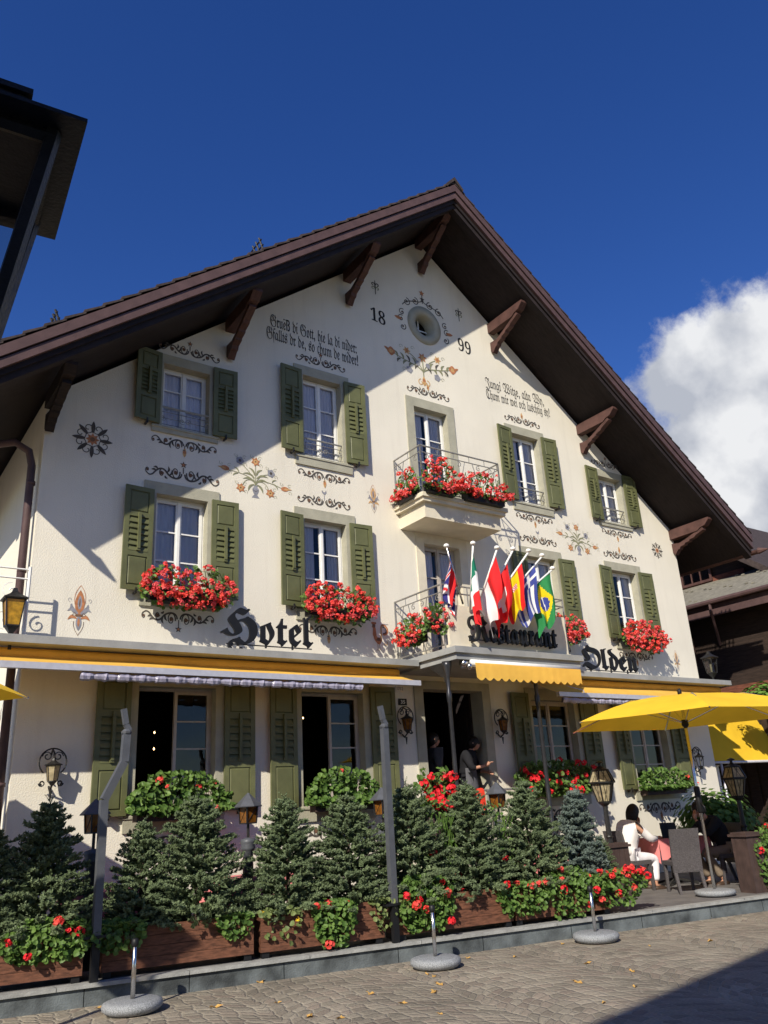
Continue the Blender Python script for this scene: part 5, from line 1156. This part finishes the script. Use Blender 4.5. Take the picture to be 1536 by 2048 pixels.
def person(label,base,rz,J,skinm,topm,legm,hairf,shoe='shoe',apron=False,sleeve=1.0,barefoot=False):
    """J: joint dict in local space (x forward, y left, z up)"""
    T=Matrix.Translation(base)@Matrix.Rotation(rz,4,'Z'); root=thing('person',base,label,'person'); W_=lambda k: T@Vector(J[k])
    loc=lambda p: p-Vector(base)
    V=[];E=[]
    P=lambda k,r:(loc(W_(k)),r)
    i=chain(V,E,[P('pelvis',.11),P('waist',.095),P('chest',.105),P('neckb',.062),P('neck',.052),P('skull',.062)])
    for s in 'lr':
        chain(V,E,[P('hip'+s,.088),P('knee'+s,.06),P('ankle'+s,.036),P('toe'+s,.024)],0); chain(V,E,[P('sho'+s,.040),P('elb'+s,.036),P('wri'+s,.026)],2)
    body=skin('body',V,E,skinm,root,1)
    # head and hands are welded into the same mesh object
    g=MB(); hd=Vector(J['face']).normalized(); zz=Vector(J.get('crown',(0,0,1))); zz=(zz-hd*zz.dot(hd)).normalized(); yy=zz.cross(hd)
    Tm=T@Matrix.Translation(J['skull'])@Matrix((hd,yy,zz)).transposed().to_4x4(); eyes=head(g,Tm)
    for s in 'lr':
        w=W_('wri'+s); e=W_('elb'+s); dd=(T.to_3x3()@Vector(J['hd'+s])) if 'hd'+s in J else (w-e); hand(g,w,dd,T.to_3x3()@Vector(J.get('hu'+s,(0,0,1))),J.get('curl',.6))
    me=body.data; import bmesh; bm=bmesh.new(); bm.from_mesh(me); base_n=len(bm.verts); nv=[bm.verts.new(loc(v)) for v in g.v]
    for f in g.f:
        try: q=bm.faces.new([nv[i] for i in f]); q.smooth=True
        except ValueError: pass
    bm.to_mesh(me); bm.free()
    eyes.v=[v for v in eyes.v]; eyes.build('eyes','black',root)
    # clothes
    V=[];E=[]; chain(V,E,[P('pelvis',.165),P('waist',.155),P('chest',.185),P('neckb',.10)])
    for s in 'lr':
        el=Vector(J['elb'+s]); wr=Vector(J['wri'+s]); cu=el.lerp(wr,sleeve-1 if sleeve>1 else 0) ; pts=[P('sho'+s,.095),P('elb'+s,.064)]
        if sleeve>1: pts.append((loc(T@cu),.042))
        chain(V,E,pts,2)
    skin('top',V,E,topm,root,2)
    V=[];E=[]; chain(V,E,[P('pelvis',.150)]); 
    for s in 'lr':
        kn=Vector(J['knee'+s]); an=Vector(J['ankle'+s]); chain(V,E,[P('hip'+s,.105),P('knee'+s,.080),(loc(T@kn.lerp(an,.5)),.072),(loc(T@kn.lerp(an,.86)),.070)],0)
    skin('trousers',V,E,legm,root,2)
    g=MB()
    for s in 'lr':
        a=W_('ankle'+s); t=W_('toe'+s); dd=(t-a); dd.z=0; dd.normalize(); a2=Vector((a.x,a.y,min(a.z,t.z)+.0)); g.tube([a2-dd*.065+Vector((0,0,.005)),a2+dd*.03+Vector((0,0,.006)),a2+dd*.12+Vector((0,0,-.008)),a2+dd*.20+Vector((0,0,-.018))],[.042,.052,.050,.026],10)
    g.build('shoes',shoe,root,True)
    g=MB(); hairf(g,Tm); g.build('hair','hair',root,True)
    return root,T
def cap_hair(zc,long=0,back=1.0):
    def f(g,T):
        n,m=22,12; vs=[]
        for j in range(m+1):
            u=j/m
            for i in range(n):
                th=2*math.pi*i/n; c=math.cos(th); lim=(.50 if c>.5 else .62+.28*min(1,(.5-c))) ; ph=math.pi*u*lim*(1+.02*math.sin(th*9))
                x,y,z=math.sin(ph)*c,math.sin(ph)*math.sin(th),math.cos(ph); k=1.0+.035*math.sin(th*7+u*9)*u
                p=Vector((x*.112*k-.008,y*.094*k,z*.130)); 
                if long and c<.55: p.z-=long*u*u; p.x-=.01*u; p.y*=1+.18*u*long/.1
                vs.append(T@p)
        g.add(vs,[(j*n+i,j*n+(i+1)%n,(j+1)*n+(i+1)%n,(j+1)*n+i) for j in range(m) for i in range(n)])
        vs2=[v.lerp(T@Vector((0,0,0)),.10) for v in vs[m*n:]]; g.add(vs[m*n:]+vs2,[(i,(i+1)%n,n+(i+1)%n,n+i) for i in range(n)])
    return f
lady=dict(pelvis=(-.02,0,.54),waist=(-.02,0,.72),chest=(.05,0,.95),neckb=(.11,0,1.08),neck=(.145,0,1.13),skull=(.20,0,1.235),face=(1,-.05,-.32),crown=(.2,0,1),
 hipl=(.04,.09,.53),hipr=(.04,-.09,.53),kneel=(.46,.10,.50),kneer=(.43,-.09,.50),anklel=(.40,.10,.09),ankler=(.36,-.10,.09),toel=(.55,.11,.04),toer=(.50,-.12,.04),
 shol=(.06,.18,1.02),shor=(.06,-.18,1.02),elbl=(.42,.22,.83),elbr=(.30,-.24,.80),wril=(.36,.10,1.05),wrir=(.54,-.10,.80),hdl=(-.15,-.1,1),hul=(1,0,.1),hdr=(1,.2,-.05),curl=.7)
b0=(LC.x,LC.y,TZ-.03)
person('woman with dark bobbed hair in white jumper and trousers, seated with back half turned',b0,LR,lady,'skin','white_cloth','white_denim',cap_hair(0,.10),'shoe',sleeve=1.9)
man=dict(pelvis=(-.04,0,.54),waist=(.02,0,.73),chest=(.16,0,.95),neckb=(.25,0,1.06),neck=(.29,0,1.11),skull=(.36,0,1.21),face=(1,.12,-.42),crown=(.3,0,1),
 hipl=(.04,.09,.53),hipr=(.04,-.09,.53),kneel=(.44,.14,.52),kneer=(.46,-.10,.50),anklel=(.20,.16,.09),ankler=(.28,-.10,.09),toel=(.34,.18,.04),toer=(.43,-.11,.04),
 shol=(.17,.19,1.00),shor=(.17,-.19,1.00),elbl=(.44,.22,.80),elbr=(.46,-.16,.82),wril=(.50,.09,1.06),wrir=(.62,.02,.80),hdl=(-.05,-.1,1),hul=(1,.2,0),hdr=(.6,.8,0),curl=.7)
person('man in a black shirt and tan trousers seated leaning his head on his hand',(MC.x,MC.y,TZ-.03),MR,man,'skin','black_cloth','tan_cloth',cap_hair(0,.0),'shoe',sleeve=1.9)
stand=dict(pelvis=(0,0,.95),waist=(0,0,1.12),chest=(.0,0,1.35),neckb=(.0,0,1.46),neck=(.01,0,1.52),skull=(.03,0,1.63),face=(1,-.15,-.12),hipl=(0,.09,.92),hipr=(0,-.09,.92),kneel=(.03,.1,.5),kneer=(.03,-.1,.5),anklel=(0,.1,.09),ankler=(0,-.1,.09),toel=(.14,.11,.04),toer=(.14,-.11,.04),
 shol=(0,.19,1.41),shor=(0,-.19,1.41),elbl=(-.02,.25,1.13),elbr=(-.02,-.25,1.13),wril=(.16,.2,.98),wrir=(.16,-.2,.98),curl=.7)
person('waiter in a dark grey shirt standing in profile at the left of the entrance',(9.22,.33,1.16),-.25,stand,'skin','charcoal_cloth','black_cloth',cap_hair(0,0),'black',sleeve=1.35)
s2=dict(stand); s2.update(waist=(.02,0,1.10),chest=(.07,0,1.29),neckb=(.11,0,1.39),neck=(.13,0,1.44),skull=(.17,.02,1.54),face=(1,.25,-.2),shol=(.07,.20,1.34),shor=(.07,-.20,1.34),elbl=(.16,.27,1.08),elbr=(.18,-.27,1.10),wril=(.36,.10,1.04),wrir=(.40,-.16,1.14),hdr=(.7,.3,.5))
wr,T=person('waiter in a black shirt and grey apron leaning forward inside the entrance',(9.86,.22,1.16),-.95,s2,'skin','black_cloth','black_cloth',cap_hair(0,0),'black',sleeve=1.35)
g=MB(); vs=[]
for i in range(13):
    a=-1.3+2.6*i/12
    for j in range(5): u=j/4; q=Vector(((.19+.05*u)*math.cos(a)-.02,(.20+.06*u+.01*math.sin(i*2))*math.sin(a),1.12-.62*u)); vs.append(T@q)
g.add(vs,[(i*5+j,(i+1)*5+j,(i+1)*5+j+1,i*5+j+1) for i in range(12) for j in range(4)]); g.build('apron','grey_apron',wr,True)
# entrance landing, steps and the red blanket on the rail
st=thing('entrance_steps',(9.5,-.6,.2),'stone landing and steps in front of the entrance, mostly hidden by spruces','steps')
g=MB(); g.box(8.5,10.5,-.75,-.031,TZ+.002,1.148)
for i in range(5): g.box(10.502+.28*i,10.78+.28*i,-.75,-.05,TZ+.002,1.148-.19*(i+1)+.02)
g.build('treads','stone_trim',st)
g=MB(); 
for x in (8.55,9.5,10.45): g.tube([(x,-.7,1.15),(x,-.7,1.88)],.018,6)
g.tube([(8.55,-.7,1.88),(10.45,-.7,1.88)],.02,6); g.build('handrail','rail_metal',st)
bl=thing('red_blanket',(9.1,-.7,1.9),'bright red blanket hung over the landing rail below the waiters','blanket'); g=MB(); vs=[]; n=16
for i in range(n+1):
    x=8.78+.62*i/n
    for (dy,dz) in ((.06,-.30),(.045,-.05),(.028,.03),(0,.055),(-.03,.03),(-.05,-.05),(-.07,-.42)): vs.append((x,-.7+dy+.012*math.sin(i*1.7)*(-dz*3),1.88+dz+.02*math.sin(i*.9)-.16*max(0,(i/n-.75))))
g.add(vs,[(i*7+j,(i+1)*7+j,(i+1)*7+j+1,i*7+j+1) for i in range(n) for j in range(6)]); g.build('cloth','red_cloth',bl,True)
for (x,z,l) in ((4.58,3.02,'upper one of two small glowing bulbs inside the left ground-floor window'),(4.58,2.77,'lower one of two small glowing bulbs inside the left ground-floor window'),(7.27,3.28,'small glowing bulb inside the second ground-floor window')):
    b=thing('pendant_bulb',(x,1.5,z),l,'lamp'); g=MB(); g.lathe([(.002,-.018),(.009,-.008),(.011,0),(.007,.01),(.004,.018)],8,(x,1.5,z)); g.build('bulb','bulb',b,True); g=MB(); g.tube([(x,1.5,z+.03),(x,1.5,4.0)],.004,4); g.build('cord','black',b)
# ------------------------------------------------------------------ street lantern at the left and its neighbour
def street_lantern(x,y,zr,label,rz,w=.62,arm=None):
    r=thing('street_lantern',(x,y,0),label,'street lamp'); T=Matrix.Translation((x,y,zr))@Matrix.Rotation(rz,4,'Z'); h=w/2
    g=MB(); g.T=T; g.box(-h,h,-h,h,0,.012); v=[(-h*.9,-h*.9,.013),(h*.9,-h*.9,.013),(h*.9,h*.9,.013),(-h*.9,h*.9,.013),(-h*.45,-h*.45,.07),(h*.45,-h*.45,.07),(h*.45,h*.45,.07),(-h*.45,h*.45,.07)]; g.add(v,[(0,1,5,4),(1,2,6,5),(2,3,7,6),(3,0,4,7),(4,5,6,7)]); g.box(-h*.45,h*.45,-h*.45,h*.45,.071,.16); g.box(-h*.50,h*.50,-h*.50,h*.50,.161,.18); g.build('roof','iron',r)
    g=MB(); g.T=T; a,b=h*.72,h*.36; zb=-.62
    for sx,sy in ((-1,-1),(1,-1),(1,1),(-1,1)): g.tube([(sx*a,sy*a,0),(sx*b,sy*b,zb)],.022,5)
    for k,z in ((b,zb),(a*.98,-.02)):
        for p,q in (((-k,-k),(k,-k)),((k,-k),(k,k)),((k,k),(-k,k)),((-k,k),(-k,-k))): g.tube([(p[0],p[1],z),(q[0],q[1],z)],.02,5)
    g.box(-b,b,-b,b,zb-.05,zb-.021); g.build('frame','iron',r)
    G=MB(); G.T=T; G.add([(-a,-a,0),(a,-a,0),(a,a,0),(-a,a,0),(-b,-b,zb),(b,-b,zb),(b,b,zb),(-b,b,zb)],[(0,1,5,4),(1,2,6,5),(2,3,7,6),(3,0,4,7)]); G.build('glass','pane',r)
    g=MB(); g.lathe([(.09,0),(.09,.5),(.05,.55),(.04,zr+zb-.06)],10,(x,y,0)); g.build('post','iron',r,True); return r
A=atZ(175,245,3.4); B=atZ(110,480,3.4); w=(B-A).length; ang=math.atan2(B.y-A.y,B.x-A.x)-math.pi/2; mid=(A+B)/2; nv=Vector((-(B-A).y,(B-A).x,0)).normalized(); cc=mid+nv*w/2
street_lantern(cc.x,cc.y,3.4,'dark iron street lantern seen from below at the top left edge',ang,w)
street_lantern(-.35,-4.62,3.62,'street lantern just outside the left edge, casting the shadow on the planter',.1,.74)
# ------------------------------------------------------------------ fallen leaves
rnd=random.Random(5); lp=None
for i,(px,py) in enumerate(((285,1978),(430,2012),(555,2003),(620,2031),(680,2034),(855,1946),(935,1914),(1030,1912),(1175,1925),(1265,1940),(880,1966),(868,1982),(1125,1886),(1156,1962),(1270,1971),(1207,2003),(880,2025),(805,2004),(868,1951),(196,2014),(1000,1893),(1420,1880),(1300,1890),(740,1985),(520,1962))):
    q=atZ(px,py,.014)
    if lp is None:
        g=MB(); n=10; pts=[Vector((0,0,.004))]
        for k in range(n): a=2*math.pi*k/n; r=(.075 if k%2==0 else .038)*(1.15 if k in(0,4) else .9); pts.append(Vector((r*math.cos(a)*1.25,r*math.sin(a),.018*math.sin(a*2+.5)+.010)))
        g.add(pts,[(0,k+1,(k+1)%n+1) for k in range(n)]); lp=g.build('fallen_leaf','dry_leaf'); o=lp
    else: o=lp.copy(); C.objects.link(o)
    o.location=(q.x,q.y,.006); s=rnd.uniform(.40,.75); o.scale=(s,s*rnd.uniform(.6,1),s); o.rotation_euler=(0,0,rnd.uniform(0,6.28)); tag(o,'dry yellow maple leaf lying on the cobbles','leaf','fallen leaves on the cobbles')
# ------------------------------------------------------------------ neighbouring chalets
c=thing('dark_chalet',(24,6,0),'dark brown timber chalet beyond the right corner with a slate lean-to roof','house')
g=MB(); g.box(20.6,30,-3.0,20,0,6.35); g.build('wall','chalet_wood',c)
g=MB(); g.box(20.56,20.597,-3,20,2.2,4.3); g.build('wall_panel','chalet_red',c)
g=MB(); ex,ez=19.85,6.55; v=[(ex,-4,ez),(ex,20,ez),(23.6,20,8.05),(23.6,-4,8.05),(ex,-4,ez-.1),(ex,20,ez-.1),(23.6,20,7.9),(23.6,-4,7.9)]; g.add(v,[(0,3,2,1),(4,5,6,7),(0,1,5,4),(0,4,7,3),(1,2,6,5)])
for i in range(13):
    for j in range(40):
        if (i*7+j*3)%5==0: u=i/13; x=ex+.1+u*3.5; z=ez+u*1.43+.045; y=-3.8+j*.5+.15*(i%2); g.box(x,x+.04,y,y+.10,z,z+.03)
ro=g.build('lean_to_roof','slate',c)
g=MB(); g.tube([(ex-.06,-4.1,ez-.06),(ex-.06,20,ez-.06)],.07,8); g.box(ex+.05,ex+.12,-4,20,ez-.42,ez-.12); g.tube([(ex-.06,1.2,ez-.1),(ex-.06,1.2,ez-.3),(ex+.7,1.6,ez-1.1)],.04,6); g.build('gutter','fascia_wood',c)
g=MB(); g.prism([(.6,6.2),(.6,7.15),(7,12.0),(14,6.6),(14,6.2)],23.6,34,'x'); g.build('wall','chalet_wood',c)
g=MB(); g.box(23.56,23.597,2.2,6.5,7.7,8.2); g.build('wall_panel','chalet_red',c)
g=MB(); g.prism([(-.35,6.55),(7,12.2),(15,6.3),(15,6.5),(7,12.45),(-.35,6.77)],22.7,35,'x'); g.build('roof','roof_tile',c)
for (y,z,w,h,x) in ((3.9,8.15,1.0,1.1,23.54),(3.1,5.2,1.2,.5,20.54)):
    g=MB(); g.box(x-.03,x+.02,y-w/2-.08,y+w/2+.08,z-.08,z); g.box(x-.03,x+.02,y-w/2-.08,y+w/2+.08,z+h,z+h+.08); g.box(x-.03,x+.02,y-w/2-.08,y-w/2,z,z+h); g.box(x-.03,x+.02,y+w/2,y+w/2+.08,z,z+h)
    for k in (1,2): g.box(x-.02,x+.0,y-w/2+w*k/3-.02,y-w/2+w*k/3+.02,z,z+h)
    g.box(x-.018,x-.0,y-w/2,y+w/2,z+h*.5-.02,z+h*.5+.02); f=g.build('window','brown_wood',c); g=MB(); g.box(x+.005,x+.012,y-w/2,y+w/2,z,z+h); g.build('pane','pane',f)
g=MB(); g.box(20.3,20.38,-1,6,TZ,3.4)
for i in range(20): g.box(20.26,20.299,-1+.35*i,-.72+.35*i,TZ,3.55)
if 0: pass 
for i in range(0): g.box(19.16,19.199,-1+.35*i,-.72+.35*i,TZ,3.55)
fo=g.build('boards','chalet_wood',thing('timber_fence',(20.3,2,TZ),'dark timber fence between the hotel and the chalet','fence'))
w=thing('white_post',(17.9,.5,TZ),'pale square post below the yellow side awning','post'); g=MB(); g.box(17.86,17.95,.62,.71,TZ,2.2); g.box(17.84,17.97,.60,.73,2.2,2.23); g.build('shaft','white_paint',w)
def bush(x,y,z,r,n,seed,label,m='bush_leaf'):
    rnd=random.Random(seed); t=thing('bush',(x,y,z),label,'bush'); g=MB()
    for i in range(n):
        d=Vector((rnd.gauss(0,1),rnd.gauss(0,1),abs(rnd.gauss(0,1))*.9)).normalized(); k=r*rnd.uniform(.55,1)*(1+.15*math.sin(d.x*7+d.y*5)); leafquad(g,Vector((x,y,z))+d*k,d+Vector((0,0,.3)),.05*rnd.uniform(.6,1.3),rnd)
    g.build('foliage',m,t); s=MB(); s.tube([(x,y,TZ),(x,y,z+.2)],.04,6); s.build('stem','bark',t)
q=atX(1528,1400,18.9); bush(q.x,q.y,q.z-.25,.62,1500,3,'round green tree crown above the yellow side awning at the right edge')
bush(14.7,-1.3,.95,.75,1500,4,'dark shaded bush behind the right ornate lantern','leaf'); bush(15.9,-2.2,.75,.6,900,6,'low shrub at the right edge behind the spruce','leaf')
bush(16.9,-.05+1.2,4.0,.35,300,5,'small tuft of greenery at the right end of the cornice')
# house across the street: shades the near cobbles and stands behind the viewer
hb=thing('opposite_house',(-6,-18,0),'chalet across the street behind the viewer, shading the near cobbles','house')
A=atZ(1180,2048,0); B=atZ(1536,1895,0); hgt=9.0; k=hgt/-SUN.z; A2=A-SUN*k; B2=B-SUN*k; d=(B2-A2); d.z=0; d.normalize(); nn=Vector((d.y,-d.x,0))
p0=A2-d*11; p1=B2+d*2.2
def pt(p,o,z): q=p+nn*o; return (q.x,q.y,z)
g=MB(); g.add([pt(p0,.7,0),pt(p1,.7,0),pt(p1,9,0),pt(p0,9,0),pt(p0,.7,8.9),pt(p1,.7,8.9),pt(p1,9,8.9),pt(p0,9,8.9)],[(0,1,5,4),(1,2,6,5),(2,3,7,6),(3,0,4,7)]); g.build('wall','chalet_wood',hb)
g=MB(); g.add([pt(p0,0,hgt),pt(p1,0,hgt),pt(p1,5,hgt+2.6),pt(p0,5,hgt+2.6),pt(p1,9.6,hgt),pt(p0,9.6,hgt),pt(p0,0,hgt-.15),pt(p1,0,hgt-.15),pt(p1,9.6,hgt-.15),pt(p0,9.6,hgt-.15)],[(0,1,2,3),(3,2,4,5),(6,9,8,7),(0,6,7,1),(1,7,8,4),(4,8,9,5),(5,9,6,0),(1,4,2),(0,3,5)]); g.build('roof','roof_tile',hb)
